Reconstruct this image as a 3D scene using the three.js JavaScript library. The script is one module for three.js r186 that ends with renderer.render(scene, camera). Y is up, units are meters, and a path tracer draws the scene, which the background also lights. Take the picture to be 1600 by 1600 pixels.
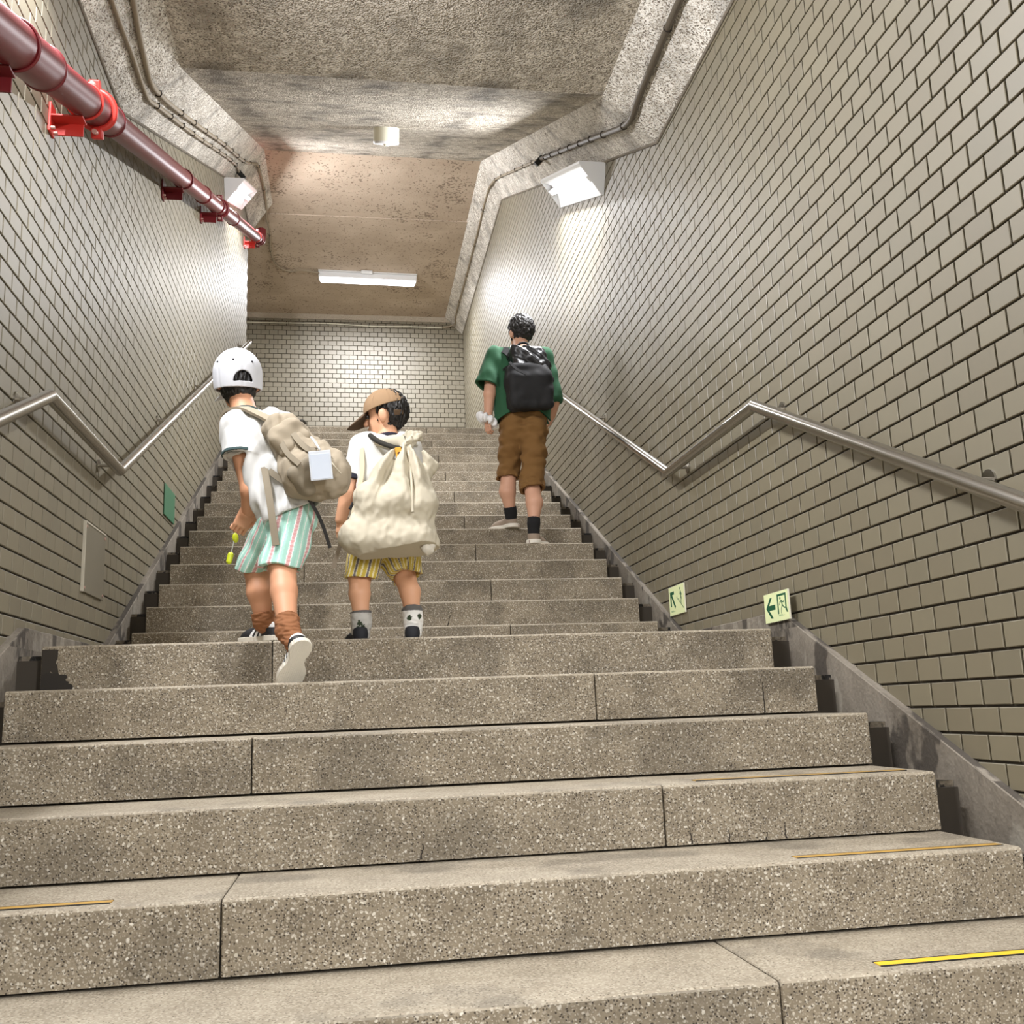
import * as THREE from 'three';
import { RectAreaLightUniformsLib } from 'three/addons/lights/RectAreaLightUniformsLib.js';
import { mergeGeometries, mergeVertices } from 'three/addons/utils/BufferGeometryUtils.js';
import { RoundedBoxGeometry } from 'three/addons/geometries/RoundedBoxGeometry.js';
import { createNoise3D } from 'simplex-noise';

// ---------------------------------------------------------------- camera, exposure
const scene = new THREE.Scene();
scene.background = new THREE.Color(0x000000);
const camera = new THREE.PerspectiveCamera(54.77, 1, 0.05, 60);
camera.position.set(-0.3823, -0.2915, 3.822);
camera.rotation.set(0.1985, -0.1656, -0.0373, 'YXZ');
const renderer = new THREE.WebGLRenderer({ antialias: true });
renderer.toneMapping = THREE.LinearToneMapping;
renderer.toneMappingExposure = 2.0;
renderer.shadowMap.enabled = true;
RectAreaLightUniformsLib.init();
const LAMP = new THREE.Color(0.972, 0.972, 1.0);   // cool white tubes
const LAMP_POWER = 300;                              // radiance of a wall lamp's tube
const TUBE_POWER = 220;                              // radiance of the ceiling tube

// ---------------------------------------------------------------- helpers
function rngOf(seed) { let a = seed >>> 0; return () => { a = (a + 0x6D2B79F5) | 0; let t = Math.imul(a ^ (a >>> 15), 1 | a); t = (t + Math.imul(t ^ (t >>> 7), 61 | t)) ^ t; return ((t ^ (t >>> 14)) >>> 0) / 4294967296; }; }
const noise3 = createNoise3D(rngOf(7));
const V = (x, y, z) => new THREE.Vector3(x, y, z);
const lerp = (a, b, t) => a + (b - a) * t, clamp = (x, a = 0, b = 1) => Math.min(b, Math.max(a, x));
const smooth = (a, b, x) => { const t = clamp((x - a) / (b - a)); return t * t * (3 - 2 * t); };
const used = new Map();
function numbered(n) { const k = used.get(n) || 0; used.set(n, k + 1); return k ? `${n}_${String(k).padStart(3, '0')}` : n; }
function tag(o, label, category, group, kind) { o.userData.label = label; if (category) o.userData.category = category; if (group) o.userData.group = group; if (kind) o.userData.kind = kind; return o; }
function group(name, label, category, pos = [0, 0, 0], grp, kind) { const g = new THREE.Group(); g.name = numbered(name); g.position.set(...pos); scene.add(g); return tag(g, label, category, grp, kind); }
function part(name, geo, mat, parent) { const m = new THREE.Mesh(geo, mat); m.name = name; m.castShadow = m.receiveShadow = true; parent.add(m); return m; }
const merge = (list) => mergeGeometries(list.map((g) => { const q = g.index ? g.toNonIndexed() : g; for (const k of Object.keys(q.attributes)) if (!['position', 'normal', 'uv'].includes(k)) q.deleteAttribute(k); return q; }));
const std = (o) => new THREE.MeshStandardMaterial(o);
const srgb = (r, g, b) => new THREE.Color().setRGB(r / 255, g / 255, b / 255, THREE.SRGBColorSpace);
// uv in metres by the way a face points
function metreUV(g, off = [0, 0]) {
  const q = g.index ? g.toNonIndexed() : g; const p = q.attributes.position, uv = new Float32Array(p.count * 2);
  const a = V(), b = V(), c = V(), n = V();
  for (let i = 0; i < p.count; i += 3) {
    a.fromBufferAttribute(p, i); b.fromBufferAttribute(p, i + 1); c.fromBufferAttribute(p, i + 2);
    n.copy(b).sub(a).cross(c.clone().sub(a)); const ax = Math.abs(n.x), ay = Math.abs(n.y), az = Math.abs(n.z);
    [a, b, c].forEach((v, k) => { const w = ax > ay && ax > az ? [v.z, v.y] : ay > az ? [v.x, v.z] : [v.x, v.y]; uv[(i + k) * 2] = w[0] + off[0]; uv[(i + k) * 2 + 1] = w[1] + off[1]; });
  }
  q.setAttribute('uv', new THREE.BufferAttribute(uv, 2)); return q;
}
// prism: outline in (z, y), from x0 to x1
const PRISM = new THREE.Matrix4().makeBasis(V(0, 0, -1), V(0, 1, 0), V(1, 0, 0));
function prism(outline, x0, x1, bevel = 0, off) {
  const s = new THREE.Shape(outline.map(([z, y]) => new THREE.Vector2(-z, y)));
  const g = new THREE.ExtrudeGeometry(s, { depth: x1 - x0 - 2 * bevel, bevelEnabled: bevel > 0, bevelSize: bevel, bevelThickness: bevel, bevelSegments: 1, bevelOffset: -bevel, curveSegments: 6 });
  g.translate(0, 0, x0 + bevel); g.applyMatrix4(PRISM); return metreUV(g, off);
}
function box(x0, x1, y0, y1, z0, z1, off) { const g = new THREE.BoxGeometry(x1 - x0, y1 - y0, z1 - z0); g.translate((x0 + x1) / 2, (y0 + y1) / 2, (z0 + z1) / 2); return metreUV(g, off); }
function rbox(w, h, d, r, at, rot) { const g = new RoundedBoxGeometry(w, h, d, 2, r); if (rot) g.applyMatrix4(new THREE.Matrix4().makeRotationFromEuler(new THREE.Euler(...rot))); if (at) g.translate(...at); return g; }
function tube(pts, r, seg = 12, n, closed = false) { const c = new THREE.CatmullRomCurve3(pts.map((p) => (p.isVector3 ? p : V(...p))), closed, 'catmullrom', 0.5); return new THREE.TubeGeometry(c, n || pts.length * 6, r, seg, closed); }
function rod(a, b, r, seg = 12, r2 = r) { const d = b.clone().sub(a); const g = new THREE.CylinderGeometry(r2, r, d.length(), seg); g.applyQuaternion(new THREE.Quaternion().setFromUnitVectors(V(0, 1, 0), d.clone().normalize())); g.translate(...a.clone().add(b).multiplyScalar(0.5).toArray()); return g; }

// ---------------------------------------------------------------- textures (tileable)
function hash2(x, y, s) { let h = Math.imul(x, 374761393) ^ Math.imul(y, 668265263) ^ Math.imul(s, 2246822519); h = Math.imul(h ^ (h >>> 13), 1274126177); h ^= h >>> 16; return (h >>> 0) / 4294967296; }
function vnoise(x, y, per, s) { const xi = Math.floor(x), yi = Math.floor(y), fx = x - xi, fy = y - yi, u = fx * fx * (3 - 2 * fx), v = fy * fy * (3 - 2 * fy), m = (k) => ((k % per) + per) % per; return lerp(lerp(hash2(m(xi), m(yi), s), hash2(m(xi + 1), m(yi), s), u), lerp(hash2(m(xi), m(yi + 1), s), hash2(m(xi + 1), m(yi + 1), s), u), v); }
function fbm(u, v, per, oct, s) { let a = 0.5, t = 0, w = 0; for (let o = 0; o < oct; o++) { t += a * vnoise(u * per, v * per, per, s + o); w += a; a *= 0.5; per *= 2; } return t / w; }
function worley(u, v, per, s, jit = 0.9) { // nearest cell: distance, id, second distance
  const x = u * per, y = v * per, xi = Math.floor(x), yi = Math.floor(y); let d1 = 9, d2 = 9, id = 0;
  for (let j = -1; j <= 1; j++) for (let i = -1; i <= 1; i++) {
    const cx = ((xi + i) % per + per) % per, cy = ((yi + j) % per + per) % per, a = hash2(cx, cy, s), b = hash2(cx, cy, s + 1);
    const dx = xi + i + 0.5 + (a - 0.5) * jit - x, dy = yi + j + 0.5 + (b - 0.5) * jit - y, sk = 0.75 + hash2(cx, cy, s + 5) * 0.6, an = hash2(cx, cy, s + 6) * 3.14, ca = Math.cos(an), sa = Math.sin(an);
    const ex = (dx * ca + dy * sa) * sk, ey = (-dx * sa + dy * ca) / sk, d = Math.sqrt(ex * ex + ey * ey);
    if (d < d1) { d2 = d1; d1 = d; id = hash2(cx, cy, s + 2); } else if (d < d2) d2 = d;
  }
  return [d1, id, d2];
}
function texture(n, metres, f) { // f(u, v) -> [r, g, b, height] in 0..1 sRGB
  const c = new Uint8Array(n * n * 4), h = new Uint8Array(n * n * 4);
  for (let y = 0; y < n; y++) for (let x = 0; x < n; x++) { const q = f(x / n, y / n), i = (y * n + x) * 4; for (let k = 0; k < 3; k++) { c[i + k] = clamp(q[k]) * 255; h[i + k] = clamp(q[3]) * 255; } c[i + 3] = h[i + 3] = 255; }
  const mk = (d, srgbSpace) => { const t = new THREE.DataTexture(d, n, n); t.wrapS = t.wrapT = THREE.RepeatWrapping; t.magFilter = THREE.LinearFilter; t.minFilter = THREE.LinearMipmapLinearFilter; t.generateMipmaps = true; if (srgbSpace) t.colorSpace = THREE.SRGBColorSpace; t.repeat.set(1 / metres, 1 / metres); t.needsUpdate = true; return t; };
  return [mk(c, true), mk(h, false)];
}
const mixc = (a, b, t) => [lerp(a[0], b[0], t), lerp(a[1], b[1], t), lerp(a[2], b[2], t)];
// washed aggregate on the risers: pale pebbles in a brown-grey matrix
const [stoneC, stoneH] = texture(1024, 1.0, (u, v) => {
  const big = fbm(u, v, 3, 3, 11), mid = fbm(u, v, 12, 3, 21), fine = fbm(u, v, 128, 2, 31);
  let c = mixc([0.39, 0.35, 0.286], [0.575, 0.53, 0.45], mid * 0.7 + fine * 0.5 - 0.1), h = 0.45 + fine * 0.15;
  const dens = smooth(0.3, 0.62, big * 0.5 + mid * 0.5);
  const [d0, id] = worley(u, v, 96, 41), d = d0 + (fbm(u, v, 170, 2, 47) - 0.5) * 0.42, r = 0.14 + ((id * 33.1) % 1) * 0.3;
  if (id > 0.52 - dens * 0.4 && d < r) { const k = smooth(r, r - 0.1, d), w = (id * 57.3) % 1; c = mixc(c, mixc([0.62, 0.585, 0.52], [0.92, 0.9, 0.85], w), k * (0.45 + 0.35 * ((id * 91.7) % 1))); h += 0.25 * k; }
  const [e, ie] = worley(u, v, 150, 71); if (ie > 0.7 && e < 0.33) { const k = smooth(0.33, 0.2, e); c = mixc(c, [0.2, 0.17, 0.14], k * 0.8); h -= 0.35 * k; }
  const [e2, ie2] = worley(u, v, 190, 78); if (ie2 > 0.45 && e2 + (fine - 0.5) * 0.3 < 0.33) c = mixc(c, mixc([0.5, 0.46, 0.4], [0.84, 0.81, 0.75], (ie2 * 37.7) % 1), 0.55);
  const st = smooth(0.5, 0.72, fbm(u, v, 5, 4, 91)); c = c.map((q) => q * (1 - 0.12 * st));
  return [...c, h];
});
// worn treads: finer and paler
const [treadC, treadH] = texture(1024, 1.0, (u, v) => {
  const mid = fbm(u, v, 9, 4, 111), fine = fbm(u, v, 160, 2, 131);
  let c = mixc([0.52, 0.48, 0.41], [0.66, 0.62, 0.545], mid * 0.8 + fine * 0.4 - 0.1), h = 0.5 + fine * 0.2;
  const [d, id] = worley(u, v, 120, 141); if (id > 0.4 && d < 0.36) c = mixc(c, [0.8, 0.77, 0.7], 0.38);
  const [e, ie] = worley(u, v, 170, 171); if (ie > 0.78 && e < 0.3) { c = mixc(c, [0.3, 0.26, 0.2], 0.6); h -= 0.3; }
  const st = smooth(0.52, 0.75, fbm(u, v, 6, 4, 191)); c = c.map((q) => q * (1 - 0.16 * st));
  return [...c, h];
});
// rough-cast ceiling concrete, pocked
const rough = (lo, hi, pit, s, pitC = [0.2, 0.17, 0.14], dirt = 0.3) => texture(1024, 1.6, (u, v) => {
  const big = fbm(u, v, 4, 4, s), mid = fbm(u, v, 40, 3, s + 9), fine = fbm(u, v, 230, 2, s + 17), grit = fbm(u, v, 320, 2, s + 23);
  const g = clamp((fine - 0.5) * 1.9 + (mid - 0.5) * 1.2 + 0.5); let c = mixc(lo, hi, g), h = g * 0.7 + 0.15;
  const k = smooth(0.4 - pit * 0.3 + (big - 0.5) * 0.12, 0.33 - pit * 0.3 + (big - 0.5) * 0.12, fine * 0.6 + grit * 0.4); c = mixc(c, pitC, k * 0.7); h -= 0.35 * k;
  c = mixc(c, hi.map((q) => Math.min(1, q * 1.1)), smooth(0.62, 0.72, grit * 0.5 + fine * 0.5) * 0.6);
  const st = smooth(0.5, 0.75, fbm(u, v, 7, 5, s + 41) * 0.75 + fine * 0.25); c = c.map((q) => q * (1 - dirt * st));
  return [...c, h];
});
const [ceilC, ceilH] = rough([0.69, 0.655, 0.6], [0.89, 0.86, 0.81], 0.18, 211, [0.29, 0.255, 0.215]);
const [slopeC, slopeH] = rough([0.58, 0.545, 0.49], [0.87, 0.84, 0.785], 0.26, 261, [0.24, 0.21, 0.18], 0.3);
const [haunC, haunH] = rough([0.76, 0.73, 0.68], [0.96, 0.94, 0.9], 0.08, 311, [0.34, 0.3, 0.26], 0.2);
const [smoothC, smoothH] = texture(1024, 2.2, (u, v) => { // trowelled upper ceiling, tan, a few pocks and dirty smears
  const mid = fbm(u * 1, v, 6, 5, 361), fine = fbm(u, v, 200, 2, 371), band = fbm(u * 0.25, v, 24, 3, 377);
  let c = mixc([0.66, 0.59, 0.515], [0.8, 0.735, 0.66], clamp(mid * 0.8 + band * 0.3 + fine * 0.2 - 0.15)), h = 0.5 + fine * 0.2 + mid * 0.3;
  const pk = smooth(0.36, 0.31, fbm(u, v, 110, 2, 383) + 0.1 - 0.15 * smooth(0.52, 0.74, fbm(u, v, 5, 3, 391))); c = mixc(c, [0.3, 0.25, 0.2], pk * 0.45); h -= 0.3 * pk;
  return [...c, h];
});
// cement of the kerbs beside the stairs: grey-brown, streaked and stained dark
const [kerbC, kerbH] = texture(1024, 1.2, (u, v) => {
  const mid = fbm(u, v, 6, 5, 411), fine = fbm(u, v, 120, 3, 421), streak = fbm(u * 1.0, v * 0.25, 20, 4, 431);
  let c = mixc([0.34, 0.31, 0.27], [0.6, 0.57, 0.52], clamp(mid * 0.7 + streak * 0.5 + fine * 0.3 - 0.25)), h = mid * 0.5 + fine * 0.4;
  const w = smooth(0.6, 0.7, fbm(u, v * 0.4, 14, 4, 451)); c = mixc(c, [0.62, 0.6, 0.55], w * 0.55);
  const k = smooth(0.6, 0.68, fbm(u, v * 0.5, 10, 5, 441)); c = mixc(c, [0.15, 0.13, 0.11], k * 0.6);
  return [...c, h];
});
const [gutC, gutH] = texture(512, 0.8, (u, v) => { // gutter cement, blackened by damp
  const fine = fbm(u, v, 100, 3, 521), k = smooth(0.48, 0.54, fbm(u, v * 0.5, 20, 4, 541));
  const c = mixc(mixc([0.34, 0.31, 0.26], [0.52, 0.48, 0.42], fine), [0.075, 0.068, 0.06], k * 0.92); return [...c, fine];
});

// ---------------------------------------------------------------- materials
const M = {
  riser: std({ map: stoneC, bumpMap: stoneH, bumpScale: 0.004, roughness: 0.8 }),
  tread: std({ map: treadC, bumpMap: treadH, bumpScale: 0.0015, roughness: 0.72 }),
  mortar: std({ color: srgb(62, 56, 48), roughness: 0.95 }),
  ceiling: std({ map: ceilC, bumpMap: ceilH, bumpScale: 0.008, roughness: 0.95 }),
  slope: std({ map: slopeC, bumpMap: slopeH, bumpScale: 0.008, roughness: 0.95 }),
  upper: std({ map: smoothC, bumpMap: smoothH, bumpScale: 0.004, roughness: 0.9 }),
  haunch: std({ map: haunC, bumpMap: haunH, bumpScale: 0.007, roughness: 0.95 }),
  kerb: std({ map: kerbC, bumpMap: kerbH, bumpScale: 0.004, roughness: 0.85 }),
  gutter: std({ map: gutC, bumpMap: gutH, bumpScale: 0.004, roughness: 0.75 }),
  grout: std({ color: srgb(52, 46, 36), roughness: 0.9 }),
  plaster: std({ color: srgb(196, 184, 166), roughness: 0.95, bumpMap: haunH, bumpScale: 0.01 }),
  steel: std({ color: srgb(172, 168, 160), metalness: 1, roughness: 0.24 }),
  red: std({ color: srgb(104, 27, 32), roughness: 0.4 }),
  redBright: std({ color: srgb(196, 52, 44), roughness: 0.42 }),
  bolt: std({ color: srgb(205, 170, 160), roughness: 0.4, metalness: 0.4 }),
  conduit: std({ color: srgb(150, 138, 118), roughness: 0.55 }),
  clip: std({ color: srgb(52, 46, 40), roughness: 0.7, metalness: 0.3 }),
  white: std({ color: srgb(226, 227, 228), roughness: 0.45 }),
  offwhite: std({ color: srgb(222, 219, 200), roughness: 0.4 }),
  glow: std({ color: srgb(255, 255, 255), emissive: LAMP, emissiveIntensity: 2.4, roughness: 0.5 }),
  black: std({ color: srgb(22, 21, 20), roughness: 0.6 }),
};

// ---------------------------------------------------------------- measures of the place
const H = 0.17, TU = 0.3406, TL = 0.3539, LAND = 1.5008;       // riser, treads of the upper and lower flight, landing
const SR = 1.3067, SL = -1.4883, XR = 1.4217, XL = -1.6033;    // ends of the steps, faces of the side walls
const ZB = -11.16, ZLEND = -7.8, ZN = 8.0, NL = 12, NU = 17;   // back wall, end of the left wall, lower end
const upY = (k) => k * H, upZ = (k) => -LAND - (k - 1) * TU, loY = (k) => -k * H, loZ = (k) => k * TL;
const FLOOR_UP = NU * H, FLOOR_LOW = -NL * H, XFAR = -5.2;
// ceiling edge and wall edge of the chamfered beams, as (z, y)
const EDGE_C = [[ZN, 1.18], [6.0, 1.18], [1.6, 3.33], [-1.356, 3.33], [-6.523, 5.977], [ZB, 5.977]];
const EDGE_W = [[ZN, 0.83], [6.0, 0.83], [1.6, 2.972], [-1.254, 2.972], [-6.84, 5.689], [ZB, 5.689]];
const CH = 0.2886;
const edgeAt = (E, z) => { for (let i = 0; i + 1 < E.length; i++) if (z <= E[i][0] && z >= E[i + 1][0]) return lerp(E[i][1], E[i + 1][1], (E[i][0] - z) / (E[i][0] - E[i + 1][0])); return E[E.length - 1][1]; };
// top line of the cement kerbs
const KERB = [[ZN, FLOOR_LOW + 0.09], [4.2, FLOOR_LOW + 0.09], [-0.1, 0.078], [-1.36, 0.082], [-7.05, 2.97], [ZB, 2.97]];

// ---------------------------------------------------------------- floors, stairs
{
  const f = group('floor', 'pale stone upper landing at the head of the stairs', null, [0, 0, 0], null, 'structure');
  part('slab', box(XFAR, XR, FLOOR_UP - 0.25, FLOOR_UP, ZB, upZ(NU) - 0.3), M.tread, f);
  const g = group('floor', 'stone floor at the foot of the stairs behind the viewer', null, [0, 0, 0], null, 'structure');
  part('slab', box(XL, XR, FLOOR_LOW - 0.25, FLOOR_LOW, loZ(NL) - 0.1, ZN), M.tread, g);
}
const rs = rngOf(99);
function stepBlock(x0, x1, ytop, zf, depth, hgt = H) { // one stone: rounded nosing, riser and tread faces carry their own texture
  const r = 0.011, o = [[zf, ytop - hgt + 0.007], [zf, ytop - r]];
  for (let a = 1; a <= 4; a++) { const t = (a / 4) * Math.PI / 2; o.push([zf - r + r * Math.cos(t), ytop - r + r * Math.sin(t)]); }
  o.push([zf - depth, ytop], [zf - depth, ytop - hgt + 0.007]);
  const g = prism(o.reverse(), x0, x1, 0.0025, [rs() * 9, rs() * 9]), p = g.attributes.position, n = p.count / 3, a = V(), b = V(), c = V(), idx = [[], []];
  for (let i = 0; i < n; i++) { a.fromBufferAttribute(p, 3 * i); b.fromBufferAttribute(p, 3 * i + 1); c.fromBufferAttribute(p, 3 * i + 2); b.sub(a).cross(c.sub(a)).normalize(); idx[b.y > 0.3 ? 1 : 0].push(3 * i, 3 * i + 1, 3 * i + 2); }
  g.setIndex([...idx[0], ...idx[1]]); g.clearGroups(); g.addGroup(0, idx[0].length, 0); g.addGroup(idx[0].length, idx[1].length, 1); return g;
}
function gutterBlocks(parent, ytop, zf, depth) {
  for (const [x0, x1] of [[SL - 0.09, SL - 0.004], [SR + 0.004, SR + 0.09]]) part('gutter_block', prism([[zf - 0.05 + (rs() - 0.5) * 0.008, ytop - H - 0.03], [zf - depth, ytop - H - 0.03], [zf - depth, ytop - 0.03], [zf - 0.05, ytop - 0.032]], x0, x1, 0.004, [rs() * 5, rs() * 5]), M.gutter, parent);
}
const CUT_ODD = 0.475, CUT_EVEN = -0.672;
function flight(label, ks, yz, core) {
  const g = group('stair_flight', label, null, [0, 0, 0], null, 'structure');
  for (const k of ks) {
    const [y, z, d, odd] = yz(k), cut = (odd ? CUT_ODD : CUT_EVEN) + (rs() - 0.5) * 0.008;
    for (const [x0, x1] of [[SL, cut - 0.002], [cut + 0.002, SR]]) part('step_block', stepBlock(x0, x1, y + (rs() - 0.5) * 0.002, z + (rs() - 0.5) * 0.003, d), [M.riser, M.tread], g);
    gutterBlocks(g, y, z, d);
  }
  part('stair_core', prism(core, XL, XR), M.mortar, g); return g;
}
{
  const c = []; for (let k = 0; k <= NL - 1; k++) { c.push([loZ(k) - 0.03, loY(k) - 0.05]); c.push([loZ(k) - 0.03, loY(k + 1) - 0.05]); }
  c.push([loZ(NL) - 0.15, FLOOR_LOW - 0.05], [loZ(NL) - 0.15, FLOOR_LOW - 0.5], [-LAND - 0.1, -0.6], [-LAND - 0.1, -0.05]);
  flight('lower flight of aggregate stone steps below the landing', [...Array(NL).keys()].slice(1), (k) => [loY(k), loZ(k), TL + 0.02, k % 2 === 1], c.reverse());
  // the landing: edge step and paving
  const l = group('floor', 'landing of aggregate stone between the two flights', null, [0, 0, 0], null, 'structure');
  for (const [x0, x1] of [[SL + 0.004, CUT_EVEN - 0.002], [CUT_EVEN + 0.002, SR]]) part('step_block', stepBlock(x0, x1, 0, 0, 0.36), [M.riser, M.tread], l);
  for (let i = 0; i < 4; i++) part('paving_slab', box(lerp(SL - 0.09, SR + 0.09, i / 4) + 0.002, lerp(SL - 0.09, SR + 0.09, (i + 1) / 4) - 0.002, -0.06, -0.0005, -LAND + 0.002, -0.364), M.tread, l);
  gutterBlocks(l, 0, 0, 0.37);
  const u = []; for (let k = 1; k <= NU; k++) { u.push([upZ(k) - 0.03, upY(k - 1) - 0.05]); u.push([upZ(k) - 0.03, upY(k) - 0.05]); }
  u.push([upZ(NU) - 0.32, FLOOR_UP - 0.05], [upZ(NU) - 0.32, FLOOR_UP - 0.6], [upZ(1) - 0.03, -0.6]);
  flight('upper flight of aggregate stone steps climbing to the back wall', [...Array(NU).keys()].map((k) => k + 1), (k) => [upY(k), upZ(k), TU + 0.02, k % 2 === 1], u);
}
// cracks in the risers and the damp stain at the left end of the landing step
{
  const crackM = std({ color: srgb(46, 40, 33), roughness: 0.95 }), r = rngOf(17);
  const crack = (flightName, x, y0, y1, z, lean) => { const o = scene.getObjectByName(flightName), n = 7, P = [], I = []; let q = x; for (let i = 0; i <= n; i++) { const t = i / n, w = lerp(0.0026, 0.0005, t); P.push(q - w, lerp(y0, y1, t), z, q + w, lerp(y0, y1, t), z); q += lean / n + (r() - 0.5) * 0.006; } for (let i = 0; i < n; i++) I.push(2 * i, 2 * i + 1, 2 * i + 2, 2 * i + 1, 2 * i + 3, 2 * i + 2); const g = new THREE.BufferGeometry(); g.setAttribute('position', new THREE.Float32BufferAttribute(P, 3)); g.setIndex(I); g.computeVertexNormals(); part('crack', g, crackM, o); };
  for (const [x, l] of [[0.55, 0.045], [0.66, 0.035], [0.77, 0.02], [0.83, 0.045], [0.9, 0.018]]) crack('stair_flight', x, -0.672, -0.672 + l, loZ(3) + 0.002, 0.002);
  crack('stair_flight', 1.1, loY(2) + 0.01, loY(2) + 0.13, loZ(1) + 0.002, 0.0); crack('stair_flight', -0.2, loY(4) + 0.012, loY(4) + 0.05, loZ(3) + 0.002, 0.01);
  crack('stair_flight_001', 0.16, upY(1) + 0.01, upY(1) + 0.13, upZ(2) + 0.002, 0.03); crack('stair_flight_001', 0.78, 0.01, 0.1, upZ(1) + 0.002, -0.02);
  const blot = (o, cx, cy, rx, ry, z, m, seed) => { const s2 = new THREE.Shape(), n = 40; for (let i = 0; i < n; i++) { const a = (i / n) * Math.PI * 2, k = 1 + 0.32 * noise3(Math.cos(a) * 1.6, Math.sin(a) * 1.6, seed) + 0.14 * noise3(Math.cos(a) * 6, Math.sin(a) * 6, seed); const x = Math.max(SL + 0.006, cx + rx * k * Math.cos(a)), y = clamp(cy + ry * k * Math.sin(a), -0.16, -0.013); i ? s2.lineTo(x, y) : s2.moveTo(x, y); } const g = new THREE.ShapeGeometry(s2); g.translate(0, 0, z); part('damp_stain', g, m, o); };
  const l = scene.children.find((o) => o.userData.label === 'landing of aggregate stone between the two flights');
  blot(l, SL + 0.02, -0.05, 0.045, 0.075, 0.0012, std({ color: srgb(44, 38, 30), roughness: 0.8 }), 3); blot(l, SL + 0.035, -0.135, 0.075, 0.034, 0.0018, std({ color: srgb(36, 31, 25), roughness: 0.8 }), 8);
}
// worn yellow and black grip strips near the nosings
{
  const mY = std({ color: srgb(232, 186, 40), roughness: 0.6 }), mO = std({ color: srgb(176, 138, 62), roughness: 0.7 });
  const strip = (x0, x1, y, z, dz, yel, label) => {
    const g = group('grip_strip', label, 'grip strip', [(x0 + x1) / 2, y, z], 'grip strips on the treads'), w = (x1 - x0) / 2;
    const bar = (name, a, b, m) => part(name, new THREE.BoxGeometry(2 * w, 0.0024, b - a).applyMatrix4(new THREE.Matrix4().makeShear(0, 0, 0, 0, 0, 0).setPosition(0, 0.0012, (a + b) / 2)), m, g);
    bar('backing', -0.020, -0.014, M.black); bar('yellow_band', -0.014, 0.014, yel); bar('edge_line', 0.014, 0.019, M.black); g.rotation.y = dz;
  };
  strip(0.722, 1.28, loY(5), loZ(5) - 0.055, 0.0, mY, 'bright yellow grip strip on the nearest step in view');
  strip(0.718, 1.285, loY(4), loZ(4) - 0.062, 0.0, mO, 'worn yellow grip strip at the right end of the second nearest step');
  strip(-1.45, -0.915, loY(4), loZ(4) - 0.062, 0.0, mO, 'worn yellow grip strip at the left end of the second nearest step');
  strip(0.6, 1.26, loY(3), loZ(3) - 0.09, 0.0, mO, 'faint yellow grip strip on the third step, right side');
}

// ---------------------------------------------------------------- kerbs (sloped cement skirting)
function kerb(name, x0, x1, zend, label) {
  const top = KERB.filter(([z]) => z >= zend).concat(zend > ZB ? [[zend, 2.97]] : []);
  const sub = []; for (let i = 0; i + 1 < top.length; i++) for (let j = 0; j < 12; j++) { const z = lerp(top[i][0], top[i + 1][0], j / 12); sub.push([z, lerp(top[i][1], top[i + 1][1], j / 12) + (j ? noise3(z * 3, x0, 1) * 0.004 : 0)]); }
  sub.push(top[top.length - 1]);
  const g = group(name, label, null, [0, 0, 0], null, 'structure');
  part('kerb', prism([...sub].reverse().concat(top.map(([z, y]) => [z, y - 0.55])).reverse(), x0, x1, 0.003), M.kerb, g);
}
kerb('baseboard_right', XR - 0.028, XR + 0.01, ZB, 'stained cement kerb following the stairs along the right wall');
kerb('baseboard_left', XL - 0.01, XL + 0.028, ZLEND, 'stained cement kerb following the stairs along the left wall');

// ---------------------------------------------------------------- tiled walls
const TW = 0.1293, TH = 0.0778, GAP = 0.0078;
function tileGeo(w, h, d = 0.012, b = 0.002) { // glazed tile: bevelled front, open back, standing along local x, y and facing z
  const W = w / 2, Hh = h / 2, f = [[-W + b, -Hh + b, 0], [W - b, -Hh + b, 0], [W - b, Hh - b, 0], [-W + b, Hh - b, 0]], e = [[-W, -Hh, -b], [W, -Hh, -b], [W, Hh, -b], [-W, Hh, -b]], k = e.map(([x, y]) => [x, y, -d]), P = [];
  const quad = (a, b2, c, d2) => P.push(...a, ...b2, ...c, ...a, ...c, ...d2);
  quad(...f); for (let i = 0; i < 4; i++) { const j = (i + 1) % 4; quad(e[i], e[j], f[j], f[i]); quad(k[i], k[j], e[j], e[i]); }
  const g = new THREE.BufferGeometry(); g.setAttribute('position', new THREE.Float32BufferAttribute(P, 3)); g.computeVertexNormals(); return g;
}
const TILE = tileGeo(TW - GAP, TH - GAP);
const tileTone = (r) => { const t = 0.92 + r() * 0.16, w = (r() - 0.5) * 0.03; const c = srgb(116, 108, 86); c.r *= t * (1 + w); c.g *= t; c.b *= t * (1 - w); if (r() < 0.04) { c.r *= 0.93; c.g *= 1.02; } return c; };
const rT = rngOf(5), tones = [...Array(14)].map(() => tileTone(rT));
const TILE_ROUGH = 0.53, tileMats = tones.map((c) => new THREE.MeshPhysicalMaterial({ color: c, roughness: TILE_ROUGH, ior: 2.05 })), tileWhite = new THREE.MeshPhysicalMaterial({ color: 0xffffff, roughness: TILE_ROUGH, ior: 2.05 });
camera.updateMatrixWorld(); camera.updateProjectionMatrix();
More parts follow.
